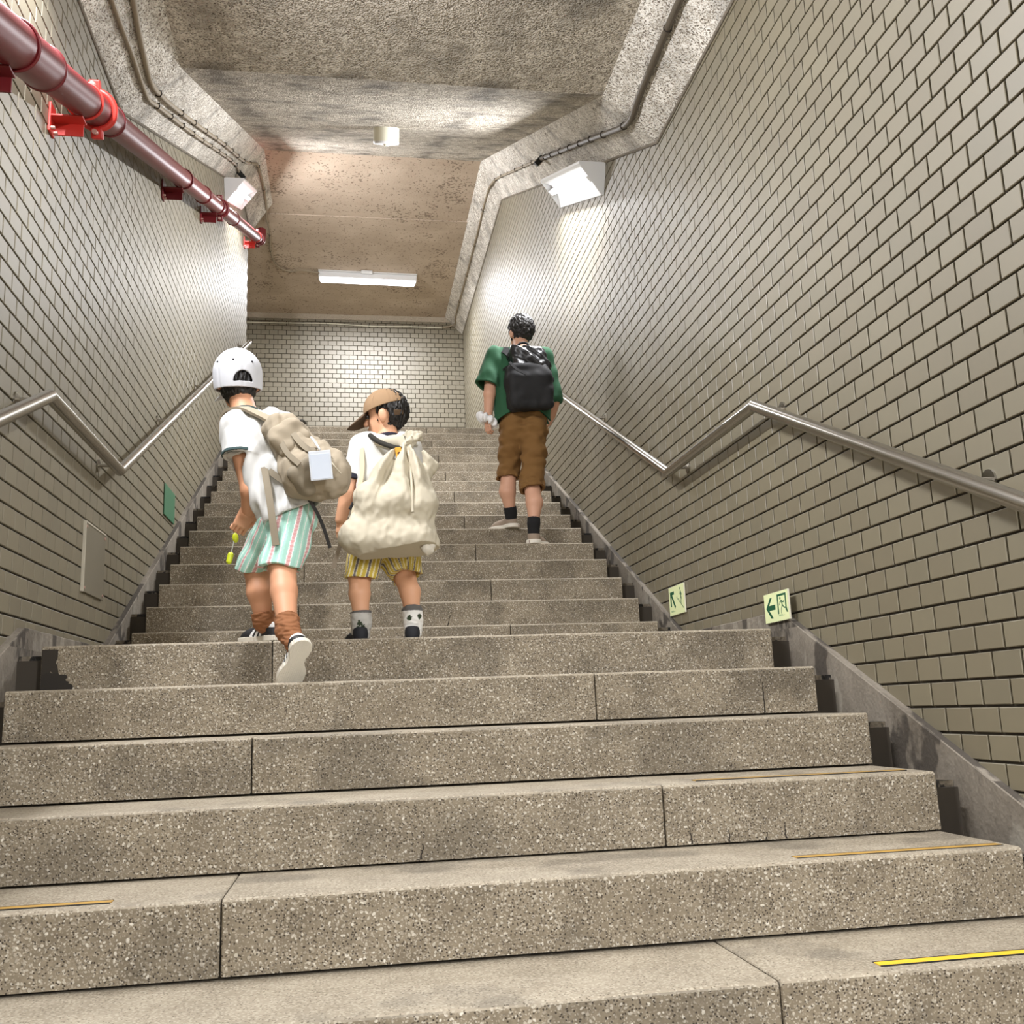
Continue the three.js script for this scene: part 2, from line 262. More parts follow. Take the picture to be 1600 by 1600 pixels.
function tiledWall(parent, place, rows, range, keep, inFrame = true) {
  // place(s, y) -> point on the wall's face; range(row) -> [s0, s1] along it
  const all = [], m = new THREE.Matrix4();
  for (let r = rows[0]; r <= rows[1]; r++) {
    const y = (r + 0.5) * TH + rows[2], [s0, s1] = range(y); const off = (r & 1 ? 0.5 : 0) * TW;
    for (let i = Math.floor((s0 - off) / TW); i <= Math.ceil((s1 - off) / TW); i++) {
      const s = (i + 0.5) * TW + off; if (s < s0 || s > s1 || !keep(s, y)) continue;
      const q = place(s, y), p = q.p.clone().project(camera), a = Math.max(Math.abs(p.x), Math.abs(p.y));
      const dv = q.p.clone().sub(camera.position), dist = dv.length(), size = Math.abs(dv.dot(q.n)) / dist ** 3;
      all.push({ ...q, size: a < 0.99 && p.z < 1 ? size : -1 });
    }
  }
  all.sort((x, y) => y.size - x.size);
  const rr = rngOf(all.length), rest = all.slice(300), inst = new THREE.InstancedMesh(TILE, tileWhite, rest.length);
  all.forEach((t, i) => {
    const n = t.n.clone().add(V((rr() - 0.5) * 0.009, (rr() - 0.5) * 0.012, (rr() - 0.5) * 0.009)).normalize(), u = V(0, 1, 0).cross(n).normalize(), w = n.clone().cross(u);
    m.makeBasis(u, w, n).setPosition(t.p.clone().addScaledVector(n, (rr() - 0.5) * 0.0012)); const k = Math.floor(rr() * tones.length);
    if (i < 300) { const o = part('tile', TILE, tileMats[k], parent); m.decompose(o.position, o.quaternion, o.scale); } else { inst.setMatrixAt(i - 300, m); inst.setColorAt(i - 300, tones[k]); }
  });
  inst.name = 'small_tiles'; inst.userData.kind = 'stuff'; inst.castShadow = inst.receiveShadow = true; parent.add(inst);
}
{
  const wr = group('wall_right', 'right wall of olive glazed tiles in running bond', null, [0, 0, 0], null, 'structure');
  part('wall_core', box(XR + 0.008, XR + 0.3, FLOOR_LOW - 0.3, 6.4, ZB - 0.3, ZN), M.grout, wr);
  const below = (z) => edgeAt(KERB, z), above = (z) => edgeAt(EDGE_W, z);
  tiledWall(wr, (s, y) => ({ p: V(XR, y, s), n: V(-1, 0, 0) }), [-12, 75, -0.167 - 0.005], () => [ZB + 0.02, 2.6], (z, y) => y > below(z) - 0.09 && y < above(z) + 0.08);
  const wl = group('wall_left', 'left wall of olive glazed tiles in running bond', null, [0, 0, 0], null, 'structure');
  part('wall_core', box(XL - 0.3, XL - 0.008, FLOOR_LOW - 0.3, 6.4, ZLEND, ZN), M.grout, wl);
  tiledWall(wl, (s, y) => ({ p: V(XL, y, s), n: V(1, 0, 0) }), [-12, 75, -0.04], () => [ZLEND + 0.05, 1.6], (z, y) => y > below(z) - 0.09 && y < above(z) + 0.08);
  const wb = group('wall_back', 'end wall of olive glazed tiles above the top landing', null, [0, 0, 0], null, 'structure');
  part('wall_core', box(XFAR, XR + 0.3, FLOOR_UP - 0.3, 6.4, ZB - 0.3, ZB - 0.008), M.grout, wb);
  tiledWall(wb, (s, y) => ({ p: V(s, y, ZB), n: V(0, 0, 1) }), [0, 39, FLOOR_UP], () => [-3.2, XR + 0.05], () => true);
  part('plaster_band', prism([[ZB + 0.02, 5.985], [ZB - 0.01, 5.985], [ZB - 0.01, 5.885], [ZB + 0.014, 5.89]], XFAR, XR), M.plaster, wb);
  const wn = group('wall_near', 'plain wall closing the foot of the stairs behind the viewer', null, [0, 0, 0], null, 'structure');
  part('wall_core', box(XL - 0.3, XR + 0.3, FLOOR_LOW - 0.3, 1.6, ZN, ZN + 0.2), std({ color: srgb(150, 143, 118), roughness: 0.5 }), wn);
  const wp = group('wall_passage', 'walls of the side passage at the head of the stairs', null, [0, 0, 0], null, 'structure');
  part('wall_core', box(XFAR - 0.2, XFAR, FLOOR_UP - 0.3, 6.4, ZB - 0.3, ZLEND + 0.3), tileMats[0], wp);
  part('wall_core', box(XFAR, XL - 0.29, FLOOR_UP - 0.3, 6.4, ZLEND - 0.012, ZLEND + 0.2), tileMats[0], wp);
}

// ---------------------------------------------------------------- ceiling and its chamfered beams
{
  const c = group('ceiling', 'rough concrete ceiling stepping up with the stairs', null, [0, 0, 0], null, 'structure');
  const seg = (name, i, j, m, x0, x1) => { const a = EDGE_C[i], b = EDGE_C[j]; return part(name, prism([[a[0], a[1]], [a[0], a[1] + 0.3], [b[0], b[1] + 0.3], [b[0], b[1]]], x0, x1), m, c); };
  seg('low_slab', 0, 1, M.ceiling, XL - 0.3, XR + 0.3); seg('lower_slope', 1, 2, M.ceiling, XL - 0.3, XR + 0.3); seg('flat_slab', 2, 3, M.ceiling, XL - 0.3, XR + 0.3); seg('slope_slab', 3, 4, M.slope, XL - 0.3, XR + 0.3);
  part('upper_slab', box(XL - 0.3, XR + 0.3, 5.977, 6.4, -7.962, -6.523), M.upper, c); part('upper_slab', box(XFAR - 0.2, XR + 0.3, 5.969, 6.4, ZB - 0.3, -7.968), M.upper, c);
  const beam = (name, xw, sgn, zend, label) => { // sgn: +1 beam at the right wall
    const st = []; for (let i = 0; i + 1 < EDGE_C.length; i++) { const n = Math.max(2, Math.round((EDGE_C[i][0] - EDGE_C[i + 1][0]) / 0.07)); for (let j = 0; j < n; j++) { const t = j / n; st.push([lerp(EDGE_C[i][0], EDGE_C[i + 1][0], t), lerp(EDGE_C[i][1], EDGE_C[i + 1][1], t), lerp(EDGE_W[i][0], EDGE_W[i + 1][0], t), lerp(EDGE_W[i][1], EDGE_W[i + 1][1], t)]); } }
    st.push([ZB, 5.977, ZB, 5.689]); const rows = st.filter((s) => s[0] >= zend), N = 8, P = [], U = [], I = [];
    let len = 0; rows.forEach((s, k) => { if (k) len += Math.hypot(s[0] - rows[k - 1][0], s[1] - rows[k - 1][1]);
      for (let i = 0; i <= N; i++) { const t = i / N, w = i === 0 || i === N ? 0.3 : 1; const z = lerp(s[2], s[0], t), y = lerp(s[3], s[1], t), x = xw - sgn * CH * t, q = (noise3(x * 9, y * 9, z * 9) * 0.004 + noise3(x * 30, y * 30, z * 30) * 0.0022) * w; P.push(x - sgn * q * 0.75, y - q * 0.65, z); U.push(len, t * 0.44); }
      P.push(xw - sgn * CH, s[1] + 0.1, s[0], xw + sgn * 0.05, s[1] + 0.1, s[0], xw + sgn * 0.05, s[3], s[2]); U.push(len, 0.6, len, 0.9, len, 1.2); });
    const R = N + 4; for (let k = 0; k + 1 < rows.length; k++) for (let i = 0; i < R; i++) { const a = k * R + i, b = k * R + (i + 1) % R, d = a + R, e = b + R; if (sgn > 0) I.push(a, b, d, b, e, d); else I.push(a, d, b, b, d, e); }
    const L = (rows.length - 1) * R; for (let i = 1; i + 1 < R; i++) if (sgn > 0) I.push(L, L + i, L + i + 1); else I.push(L, L + i + 1, L + i);
    const g = new THREE.BufferGeometry(); g.setAttribute('position', new THREE.Float32BufferAttribute(P, 3)); g.setAttribute('uv', new THREE.Float32BufferAttribute(U, 2)); g.setIndex(I);
    const n = g.toNonIndexed(); n.computeVertexNormals();
    const b = group(name, label, null, [0, 0, 0], null, 'structure'); part('chamfer', n, M.haunch, b);
    // thin plaster line where tiles and beam meet
    const lp = EDGE_W.filter(([z]) => z >= zend && z < 3).map(([z, y]) => V(xw - sgn * 0.004, y - 0.004, z)); lp.unshift(V(xw - sgn * 0.004, 2.972 - 0.004, 1.6)); if (zend > ZB) lp.push(V(xw - sgn * 0.004, 5.685, zend));
    for (let i = 0; i + 1 < lp.length; i++) if (lp[i].distanceTo(lp[i + 1]) > 0.01) part('plaster_line', rod(lp[i], lp[i + 1], 0.009, 6), M.plaster, b);
    return b;
  };
  beam('trim_1', XR, 1, ZB, 'chamfered concrete beam along the top of the right wall');
  beam('trim_2', XL, -1, ZLEND + 0.02, 'chamfered concrete beam along the top of the left wall');
}
// a point on a chamfer, u = 0 at the wall edge, 1 at the ceiling edge
function onBeam(sgn, z, u, lift = 0.016) { const xw = sgn > 0 ? XR : XL, yw = edgeAt(EDGE_W, z), yc = edgeAt(EDGE_C, z); return V(xw - sgn * (CH * u) - sgn * lift * 0.75, lerp(yw, yc, u) - lift * 0.65, z); }

// ---------------------------------------------------------------- wall lamps: wedge-shaped white fittings under the beams
function wallLamp(sgn, z, label, slope = 0.466, L = 1.467) {
  const xw = sgn > 0 ? XR : XL, g = group('wall_lamp', label, 'wall lamp', [xw, edgeAt(EDGE_W, z) - 0.008, z], 'wedge-shaped wall lamps under the beams');
  g.rotation.x = Math.atan(slope);
  const S = (x) => -sgn * x, prof = (pts, z0, z1) => { const s = new THREE.Shape(pts.map(([x, y]) => new THREE.Vector2(S(x), y))); const e = new THREE.ExtrudeGeometry(s, { depth: z1 - z0, bevelEnabled: false }); e.translate(0, 0, z0); return e; };
  part('housing', prof([[0, 0], [0.192, 0], [0.192, -0.016], [0.17, -0.03], [0.105, -0.05], [0.05, -0.115], [0.028, -0.19], [0.014, -0.222], [0, -0.222]], -L + 0.012, -0.012), M.white, g);
  for (const [a, b] of [[-0.012, 0], [-L, -L + 0.012]]) part('end_cap', prof([[0, 0], [0.194, 0], [0.194, -0.018], [0.016, -0.224], [0, -0.224]], a, b), M.white, g);
  const n = V(S(0.757), -0.653, 0), mid = V(S(0.103), -0.113, -L / 2);
  const tb = rod(V(S(0.098), -0.105, -0.07), V(S(0.098), -0.105, -L + 0.07), 0.021, 16); part('tube', tb, M.glow, g);
  for (const e of [-0.035, -L + 0.035]) part('socket', rbox(0.05, 0.05, 0.05, 0.006, [S(0.095), -0.1, e], [0, 0, sgn * 0.86]), M.white, g);
  const l = new THREE.RectAreaLight(LAMP, LAMP_POWER, L - 0.16, 0.06); l.name = 'tube_light';
  const zx = n.clone().negate(), xx = V(0, 0, 1), yy = zx.clone().cross(xx); l.quaternion.setFromRotationMatrix(new THREE.Matrix4().makeBasis(xx, yy, zx)); l.position.copy(mid).addScaledVector(n, 0.03); g.add(l);
  return g;
}
wallLamp(1, -2.37, 'white wedge lamp on the right wall above the sloping tiles');
wallLamp(-1, -5.45, 'white wedge lamp on the left wall behind the red pipe');
wallLamp(-1, 1.55, 'white wedge lamp on the left wall just above the frame', 0);
wallLamp(1, 4.6, 'white wedge lamp on the right wall beside the viewer');
wallLamp(-1, 7.7, 'white wedge lamp on the left wall at the foot of the stairs', 0);
// fluorescent battens across the ceiling
function ceilingLamp(y, z, power, label) {
  const x0 = -0.82, x1 = 0.591, g = group('ceiling_lamp', label, 'ceiling lamp', [(x0 + x1) / 2, y, z]), w = x1 - x0; g.rotation.y = 0.03;
  part('mounting_plate', new THREE.BoxGeometry(w, 0.012, 0.19).translate(0, -0.006, 0), M.white, g);
  part('batten', rbox(w - 0.01, 0.08, 0.13, 0.012, [0, -0.05, 0]), M.white, g);
  part('bracket', rbox(0.16, 0.03, 0.06, 0.006, [-0.02, -0.018, 0.115]), M.white, g);
  part('diffuser', rbox(w - 0.05, 0.075, 0.105, 0.03, [0, -0.105, 0]), M.glow, g);
  const l = new THREE.RectAreaLight(LAMP, power, w - 0.08, 0.09); l.name = 'tube_light'; l.rotation.x = -Math.PI / 2; l.position.set(0, -0.15, 0); g.add(l);
}
ceilingLamp(5.969, -9.64, TUBE_POWER, 'long white tube lamp across the upper ceiling');
for (const z of [5.9, 7.2]) ceilingLamp(1.18, z + 0.15, TUBE_POWER * 0.8, z < 6 ? 'tube lamp over the foot of the stairs, nearer the steps' : 'tube lamp over the foot of the stairs, by the end wall');
// smoke detector box
{
  const g = group('smoke_detector', 'round off-white detector on the sloping ceiling', 'smoke detector', [-0.07, 4.53, -3.72]); g.rotation.x = 0.473;
  part('body', new THREE.CylinderGeometry(0.108, 0.108, 0.17, 40).translate(0, -0.02, 0), M.offwhite, g);
  part('rim', new THREE.CylinderGeometry(0.11, 0.104, 0.018, 40).translate(0, -0.112, 0), M.white, g); part('sensor', new THREE.CylinderGeometry(0.03, 0.022, 0.016, 20).translate(0, -0.127, 0), M.offwhite, g);
}
// ---------------------------------------------------------------- steel handrails
function handrail(sgn, zTop, zLow, brackets, label) {
  const xw = sgn > 0 ? XR : XL, x = xw - sgn * 0.085, y = (z) => (z > -0.04 ? 0.958 - (H / TL) * (z + 0.04) : z < -1.23 ? 0.958 + (H / TU) * (-1.23 - z) : 0.958);
  const g = group('handrail', label, 'handrail'); const P = [zLow, -0.04, -1.23, zTop].map((z) => V(x, y(z), z));
  const R = 0.026;
  const bar = (i) => { const parts = [rod(P[i], P[i + 1], R, 28)]; return merge(parts); };
  for (let i = 0; i < 3; i++) part('rail', bar(i), M.steel, g);
  for (const k of [1, 2]) part('bend', new THREE.SphereGeometry(R * 1.003, 24, 16).translate(...P[k].toArray()), M.steel, g);
  part('end_cap', new THREE.SphereGeometry(R, 20, 12).translate(...P[3].toArray()), M.steel, g);
  for (const z of brackets) {
    const b = V(x, y(z), z), w = V(xw, y(z) + 0.004, z);
    const br = part('bracket', rod(w, V(x + sgn * 0.01, b.y + 0.002, z), 0.0075, 10), M.steel, g);
    part('wall_plate', rod(V(xw + sgn * 0.001, w.y, z), V(xw - sgn * 0.007, w.y, z), 0.03, 24), M.steel, br);
  }
}
handrail(1, -7.2, 2.9, [2.5, 1.326, 0.056, -1.14, -2.8, -4.3, -5.8], 'brushed steel handrail on the right wall');
handrail(-1, -7.3, 2.9, [2.5, 1.3, 0.075, -1.14, -2.545, -4.0, -5.5, -6.9], 'brushed steel handrail on the left wall');

// ---------------------------------------------------------------- red fire pipe on the left wall
{
  const x = XL + 0.13, y = (z) => 2.031 - 0.4228 * (z - 0.467), at = (z) => V(x, y(z), z), dir = V(0, 0.4228, -1).normalize();
  const g = group('fire_pipe', 'dark red fire main climbing along the left wall', 'pipe');
  const sec = (a, b, r, r2 = r, m = M.red, n = 'pipe_section') => part(n, rod(at(a), at(b), r, 40, r2), m, g);
  sec(3.2, 0.42, 0.08); sec(0.42, -0.3, 0.069); sec(-0.3, -0.52, 0.072, 0.07, M.red, 'coupling'); sec(-0.52, -7.86, 0.06);
  const el = tube([at(-7.84), at(-7.93), V(x, y(-8.05) + 0.04, -8.02), V(x, y(-8.1) + 0.12, -8.03)], 0.06, 24, 30); part('elbow', el, M.red, g);
  const ring = (z, r, t, m = M.red, n = 'ring') => { const q = new THREE.TorusGeometry(r, t, 10, 40); q.applyQuaternion(new THREE.Quaternion().setFromUnitVectors(V(0, 0, 1), dir)); q.translate(...at(z).toArray()); return part(n, q, m, g); };
  ring(0.42, 0.077, 0.009); ring(-0.52, 0.069, 0.008); ring(-3.3, 0.062, 0.007, M.red); ring(-5.15, 0.062, 0.006, M.red); ring(-7.75, 0.064, 0.012, M.red);
  for (const [z, r, m] of [[-0.3, 0.078, M.redBright], [-4.25, 0.066, M.red], [-7.55, 0.066, M.red]]) { // bolted clamps
    const c = ring(z, r, 0.015, m, 'clamp');
    for (const a of [1, -1]) { const o = at(z).add(V(0, 0.93, 0.38).multiplyScalar(a * (r + 0.02))); part('ear', rbox(0.05, 0.05, 0.035, 0.008, o.toArray(), [0.4, 0, 0]), m, c); part('bolt', rod(o.clone().add(V(0, -0.02, 0.05)), o.clone().add(V(0, 0.02, -0.05)), 0.011, 8), M.bolt, c); }
  }
  for (const [z, m] of [[0.72, M.red], [-0.12, M.redBright], [-2.45, M.red], [-4.05, M.red], [-7.3, M.redBright]]) { // angle brackets to the wall, with a U-bolt
    const r = z > 0.4 ? 0.08 : z > -0.5 ? 0.069 : 0.06, p = at(z), b = part('bracket', rbox(0.01, 0.13, 0.07, 0.003, [XL + 0.006, p.y - r - 0.03, z]), m, g);
    part('arm', rbox(0.12, 0.055, 0.008, 0.002, [XL + 0.065, p.y - r - 0.052, z - 0.03]), m, b); part('arm', rbox(0.13, 0.008, 0.065, 0.002, [XL + 0.07, p.y - r - 0.022, z]), m, b);
    for (const s of [1, -1]) part('bolt', rod(V(XL + 0.01, p.y - r - 0.075, z + s * 0.02), V(XL + 0.026, p.y - r - 0.075, z + s * 0.02), 0.007, 6), M.bolt, b);
    const q = new THREE.TorusGeometry(r + 0.004, 0.006, 8, 32); q.applyQuaternion(new THREE.Quaternion().setFromUnitVectors(V(0, 0, 1), dir)); q.translate(...p.toArray()); part('u_bolt', q, m, b);
  }
}
// ---------------------------------------------------------------- conduits
function conduit(label, pts, r, m, clips, sgn, wob = 0.003) {
  const c = new THREE.CatmullRomCurve3(pts, false, 'centripetal'), g = group('conduit', label, 'conduit', [0, 0, 0], 'surface conduits'), n = Math.ceil(c.getLength() / 0.06);
  part('pipe', new THREE.TubeGeometry(c, n, r, 10), m, g);
  for (const t of clips) { const p = c.getPointAt(t), d = c.getTangentAt(t), q = new THREE.TorusGeometry(r + 0.002, 0.003, 6, 16); q.applyQuaternion(new THREE.Quaternion().setFromUnitVectors(V(0, 0, 1), d)); q.translate(...p.toArray()); const k = part('clip', q, M.clip, g); const s = sgn ? V(sgn * 0.66, -0.75, 0).normalize() : V(0, 1, 0); part('foot', rod(p.clone().addScaledVector(s, -0.024), p.clone().addScaledVector(s, 0.024), 0.004, 6), M.clip, k); }
}
const seq = (a, b, n) => [...Array(n)].map((_, i) => lerp(a, b, n > 1 ? i / (n - 1) : 0));
{
  const dark = std({ color: srgb(96, 88, 76), roughness: 0.5 });
  const R1 = [[1.5, 0.54], [0.5, 0.54], [-0.315, 0.54], [-0.7, 0.52], [-1.1, 0.49], [-1.25, 0.46], [-1.45, 0.44], [-1.7, 0.44], [-2.2, 0.46], [-3.0, 0.48], [-3.78, 0.5]].map(([z, u]) => onBeam(1, z, u, 0.02));
  conduit('thick grey conduit along the right beam above the lamp', R1, 0.019, dark, [0.36, 0.53, 0.62, 0.68, 0.74, 0.8, 0.86, 0.92, 0.97], 1);
  const R2 = [[-3.86, 0.5], [-4.4, 0.5], [-5.32, 0.5], [-6.3, 0.49], [-6.6, 0.48], [-6.85, 0.5], [-8.09, 0.5], [-9.5, 0.5], [-10.83, 0.5], [-11.03, 0.45]].map(([z, u]) => onBeam(1, z, u, 0.012));
  R2.push(V(1.1, 5.79, ZB + 0.014)); conduit('thin conduit running on along the right beam to the back wall', R2, 0.012, M.conduit, [...seq(0.05, 0.36, 6), 0.5, 0.62, 0.74, 0.86], 1);
  conduit('thin cable across the top of the back wall tiles', [V(1.09, 5.79, ZB + 0.014), V(0.6, 5.8, ZB + 0.012), V(0.0, 5.79, ZB + 0.012), V(-0.7, 5.815, ZB + 0.012), V(-1.2, 5.81, ZB + 0.012), V(-2.8, 5.8, ZB + 0.012)], 0.009, M.offwhite, [0.12, 0.3, 0.47, 0.62], 0);
  const LA = [[1.5, 0.36], [0.2, 0.36], [-0.64, 0.36], [-0.96, 0.38], [-1.2, 0.38], [-1.4, 0.36], [-1.6, 0.36], [-2.93, 0.34], [-4.2, 0.36], [-5.08, 0.36], [-5.6, 0.33], [-5.9, 0.26]].map(([z, u]) => onBeam(-1, z, u, 0.014));
  conduit('lower of the two conduits on the left beam', LA, 0.013, M.conduit, [0.24, ...seq(0.4, 0.94, 10)], -1);
  const LB = [[1.5, 0.72], [0, 0.68], [-0.65, 0.6], [-0.855, 0.55], [-1.045, 0.52], [-1.23, 0.5], [-1.53, 0.51], [-2.63, 0.5], [-4.225, 0.53], [-5.9, 0.52], [-6.4, 0.6], [-6.62, 0.68], [-7.3, 0.74], [-7.72, 0.72]].map(([z, u]) => onBeam(-1, z, u, 0.016));
  conduit('upper of the two conduits on the left beam', LB, 0.015, M.conduit, [0.2, 0.3, ...seq(0.38, 0.95, 11)], -1);
  const c2 = 5.969 - 0.034; conduit('loose cable over the upper ceiling to the tube lamp', [V(-1.395, 5.93, -7.8), V(-1.41, c2 - 0.012, -8.0), V(-1.4, c2, -8.35), V(-1.43, c2, -9.0), V(-1.36, c2, -9.42), V(-1.2, c2, -9.55), V(-1.05, c2, -9.5), V(-0.8, c2 - 0.01, -9.55)], 0.01, M.conduit, [0.3, 0.5], 0);
  const jb = group('junction_box', 'small dark box where the right conduit changes', 'junction box', onBeam(1, -3.82, 0.5, 0.02).toArray()); jb.rotation.set(0.45, 0, 0.85); part('box', rbox(0.13, 0.045, 0.07, 0.006), M.black, jb); part('lid', rbox(0.12, 0.008, 0.062, 0.003, [0, -0.025, 0]), M.conduit, jb);
  const jl = group('junction_box', 'small dark box at the notch of the left beam', 'junction box', onBeam(-1, -5.98, 0.26, 0.02).toArray()); jl.rotation.set(0.45, 0, -0.85); part('box', rbox(0.15, 0.04, 0.12, 0.006), M.black, jl); part('lid', rbox(0.13, 0.008, 0.1, 0.003, [0, -0.024, 0]), M.clip, jl);
}
// ---------------------------------------------------------------- signs and plates on the walls
function wallPlate(name, label, cat, sgn, z0, z1, y0, y1, face, extra, proud = 0.002) {
  const xw = sgn > 0 ? XR : XL, g = group(name, label, cat, [xw - sgn * proud, (y0 + y1) / 2, (z0 + z1) / 2]); g.rotation.y = -sgn * Math.PI / 2; const w = Math.abs(z1 - z0), h = y1 - y0;
  part('plate', new RoundedBoxGeometry(w, h, 0.008, 2, 0.003).translate(0, 0, 0.004), extra || M.offwhite, g);
  if (face) part('print', new THREE.PlaneGeometry(w * 0.985, h * 0.98).translate(0, 0, 0.0086), face, g); return g;
}
function canvasMat(w, h, draw, rough = 0.5) { const c = document.createElement('canvas'); c.width = w; c.height = h; draw(c.getContext('2d'), w, h); const t = new THREE.CanvasTexture(c); t.colorSpace = THREE.SRGBColorSpace; return std({ map: t, roughness: rough }); }
const GREEN = '#0b5a3a', PALE = '#e9f3bd';
function poly(x, pts) { x.beginPath(); pts.forEach(([a, b], i) => (i ? x.lineTo(a, b) : x.moveTo(a, b))); x.closePath(); x.fill(); }
const tiny = (x, x0, y0, s, n) => { x.fillStyle = '#3f7f57'; for (let i = 0; i < n; i++) { x.fillRect(x0 + i * s * 1.25, y0, s, s * 0.18); x.fillRect(x0 + i * s * 1.25, y0 + s * 0.42, s, s * 0.16); x.fillRect(x0 + i * s * 1.25 + s * 0.1, y0, s * 0.18, s); x.fillRect(x0 + i * s * 1.25 + s * 0.72, y0 + (i % 2) * s * 0.3, s * 0.18, s * 0.7); } x.fillStyle = '#9db98a'; for (let i = 0; i < 4; i++) x.fillRect(x0 + n * s * 1.25 + i * s * 0.7, y0 + s * 0.35, s * 0.45, s * 0.5); };
const exitFace = canvasMat(512, 272, (x, w, h) => {
  x.fillStyle = PALE; x.fillRect(0, 0, w, h); x.fillStyle = GREEN;
  poly(x, [[36, 136], [130, 42], [176, 42], [104, 113], [236, 113], [236, 160], [104, 160], [182, 236], [132, 236]]);
  x.fillRect(282, 26, 190, 20); x.fillRect(282, 26, 26, 182); x.fillRect(446, 26, 26, 160); poly(x, [[446, 160], [472, 160], [492, 206], [466, 206]]);
  x.beginPath(); x.arc(348, 66, 13, 0, 7); x.fill(); x.lineCap = 'round'; x.lineWidth = 17; x.strokeStyle = GREEN;
  const ln = (...p) => { x.beginPath(); p.forEach(([a, b], i) => (i ? x.lineTo(a, b) : x.moveTo(a, b))); x.stroke(); };
  ln([368, 90], [386, 132]); x.lineWidth = 11; ln([366, 90], [340, 104], [326, 126]); ln([378, 96], [410, 108], [424, 96]); x.lineWidth = 13; ln([384, 134], [362, 164], [356, 204]); ln([390, 134], [416, 156], [440, 160]);
  tiny(x, 300, 216, 16, 4);
});
wallPlate('exit_sign', 'pale exit sign with a left arrow and running figure', 'exit sign', 1, -0.218, 0.024, 0.034, 0.159, exitFace, null, 0.031);
const stairFace = canvasMat(512, 300, (x, w, h) => {
  x.fillStyle = PALE; x.fillRect(0, 0, w, h); x.fillStyle = GREEN; x.strokeStyle = GREEN;
  poly(x, [[44, 50], [182, 50], [182, 84], [112, 84], [220, 214], [190, 236], [86, 110], [86, 208], [44, 208]]);
  for (let i = 0; i < 8; i++) x.fillRect(262 + i * 28, 118 + i * 17, 22, 16);
  x.beginPath(); x.arc(386, 42, 14, 0, 7); x.fill(); x.lineCap = 'round'; const ln = (...p) => { x.beginPath(); p.forEach(([a, b], i) => (i ? x.lineTo(a, b) : x.moveTo(a, b))); x.stroke(); };
  x.lineWidth = 24; ln([398, 74], [406, 120]); x.lineWidth = 13; ln([394, 74], [372, 100]); ln([406, 76], [428, 108]); x.lineWidth = 15; ln([404, 124], [384, 152], [388, 184]); ln([408, 124], [426, 158], [424, 200]);
  tiny(x, 60, 250, 20, 3);
});
wallPlate('exit_sign', 'pale exit sign with a slanted arrow and stairs figure', 'exit sign', 1, -1.59, -1.327, 0.2, 0.362, stairFace);
{
  const g = wallPlate('access_panel', 'grey steel cover plate screwed to the left wall', 'cover plate', -1, -0.94, -1.323, 0.318, 0.645, null, std({ color: srgb(128, 122, 106), roughness: 0.55, metalness: 0.25 }));
  const w = 0.383, h = 0.327, tr = std({ color: srgb(190, 184, 168), roughness: 0.6 }); part('frame_edge', new THREE.BoxGeometry(w, 0.008, 0.014).translate(0, h / 2, 0.004), tr, g); part('frame_edge', new THREE.BoxGeometry(0.008, h, 0.014).translate(w / 2 * -1, 0, 0.004), tr, g);
  for (const [a, b] of [[-1, 1], [1, 1], [-1, -1], [1, -1]]) part('screw', new THREE.CylinderGeometry(0.007, 0.007, 0.005, 12).rotateX(Math.PI / 2).translate(a * (w / 2 - 0.02), b * (h / 2 - 0.02), 0.0095), M.bolt, g);
}
wallPlate('green_sticker', 'plain green rectangle sticker on the left wall', 'sticker', -1, -2.86, -3.235, 1.068, 1.28, null, std({ color: srgb(70, 116, 88), roughness: 0.5 }));

// ---------------------------------------------------------------- bodies and cloth: distance fields meshed with surface nets
const cap = (a, b, ra, rb = ra) => { const [ax, ay, az] = a, dx = b[0] - ax, dy = b[1] - ay, dz = b[2] - az, L = dx * dx + dy * dy + dz * dz || 1e-9; return (x, y, z) => { let t = ((x - ax) * dx + (y - ay) * dy + (z - az) * dz) / L; t = t < 0 ? 0 : t > 1 ? 1 : t; const ex = x - ax - dx * t, ey = y - ay - dy * t, ez = z - az - dz * t; return Math.sqrt(ex * ex + ey * ey + ez * ez) - ra - (rb - ra) * t; }; };
const sm = (k, ...f) => (x, y, z) => { let d = f[0](x, y, z); for (let i = 1; i < f.length; i++) { const e = f[i](x, y, z), h = Math.max(k - Math.abs(d - e), 0) / k; d = Math.min(d, e) - h * h * k * 0.25; } return d; };
const uni = (...f) => (x, y, z) => { let d = 1e9; for (const g of f) d = Math.min(d, g(x, y, z)); return d; };
const cutAt = (f, p, n) => { const L = Math.hypot(...n), [nx, ny, nz] = n.map((v) => v / L); return (x, y, z) => Math.max(f(x, y, z), (x - p[0]) * nx + (y - p[1]) * ny + (z - p[2]) * nz); };
const sub = (f, g) => (x, y, z) => Math.max(f(x, y, z), -g(x, y, z));
const grow = (f, r) => (x, y, z) => f(x, y, z) - r;
const hollow = (f, t) => (x, y, z) => { const d = f(x, y, z); return Math.max(d, -(d + t)); };
const fold = (f, a, s, q = 0, warp = 0) => (x, y, z) => { const d = f(x, y, z); return Math.abs(d) > a * 4 ? d : d + a * noise3(x * s[0] + q, y * s[1] + q, z * s[2] - q); };
function frame(o, fwd, up) { const F = V(...fwd).normalize(), R = F.clone().cross(V(...up)).normalize(), U = R.clone().cross(F); return { o, R, U, F, to: (r, u, f) => [o[0] + R.x * r + U.x * u + F.x * f, o[1] + R.y * r + U.y * u + F.y * f, o[2] + R.z * r + U.z * u + F.z * f] }; }
const loc = (fr, g) => { const { o, R, U, F } = fr; return (x, y, z) => { x -= o[0]; y -= o[1]; z -= o[2]; return g(x * R.x + y * R.y + z * R.z, x * U.x + y * U.y + z * U.z, x * F.x + y * F.y + z * F.z); }; };
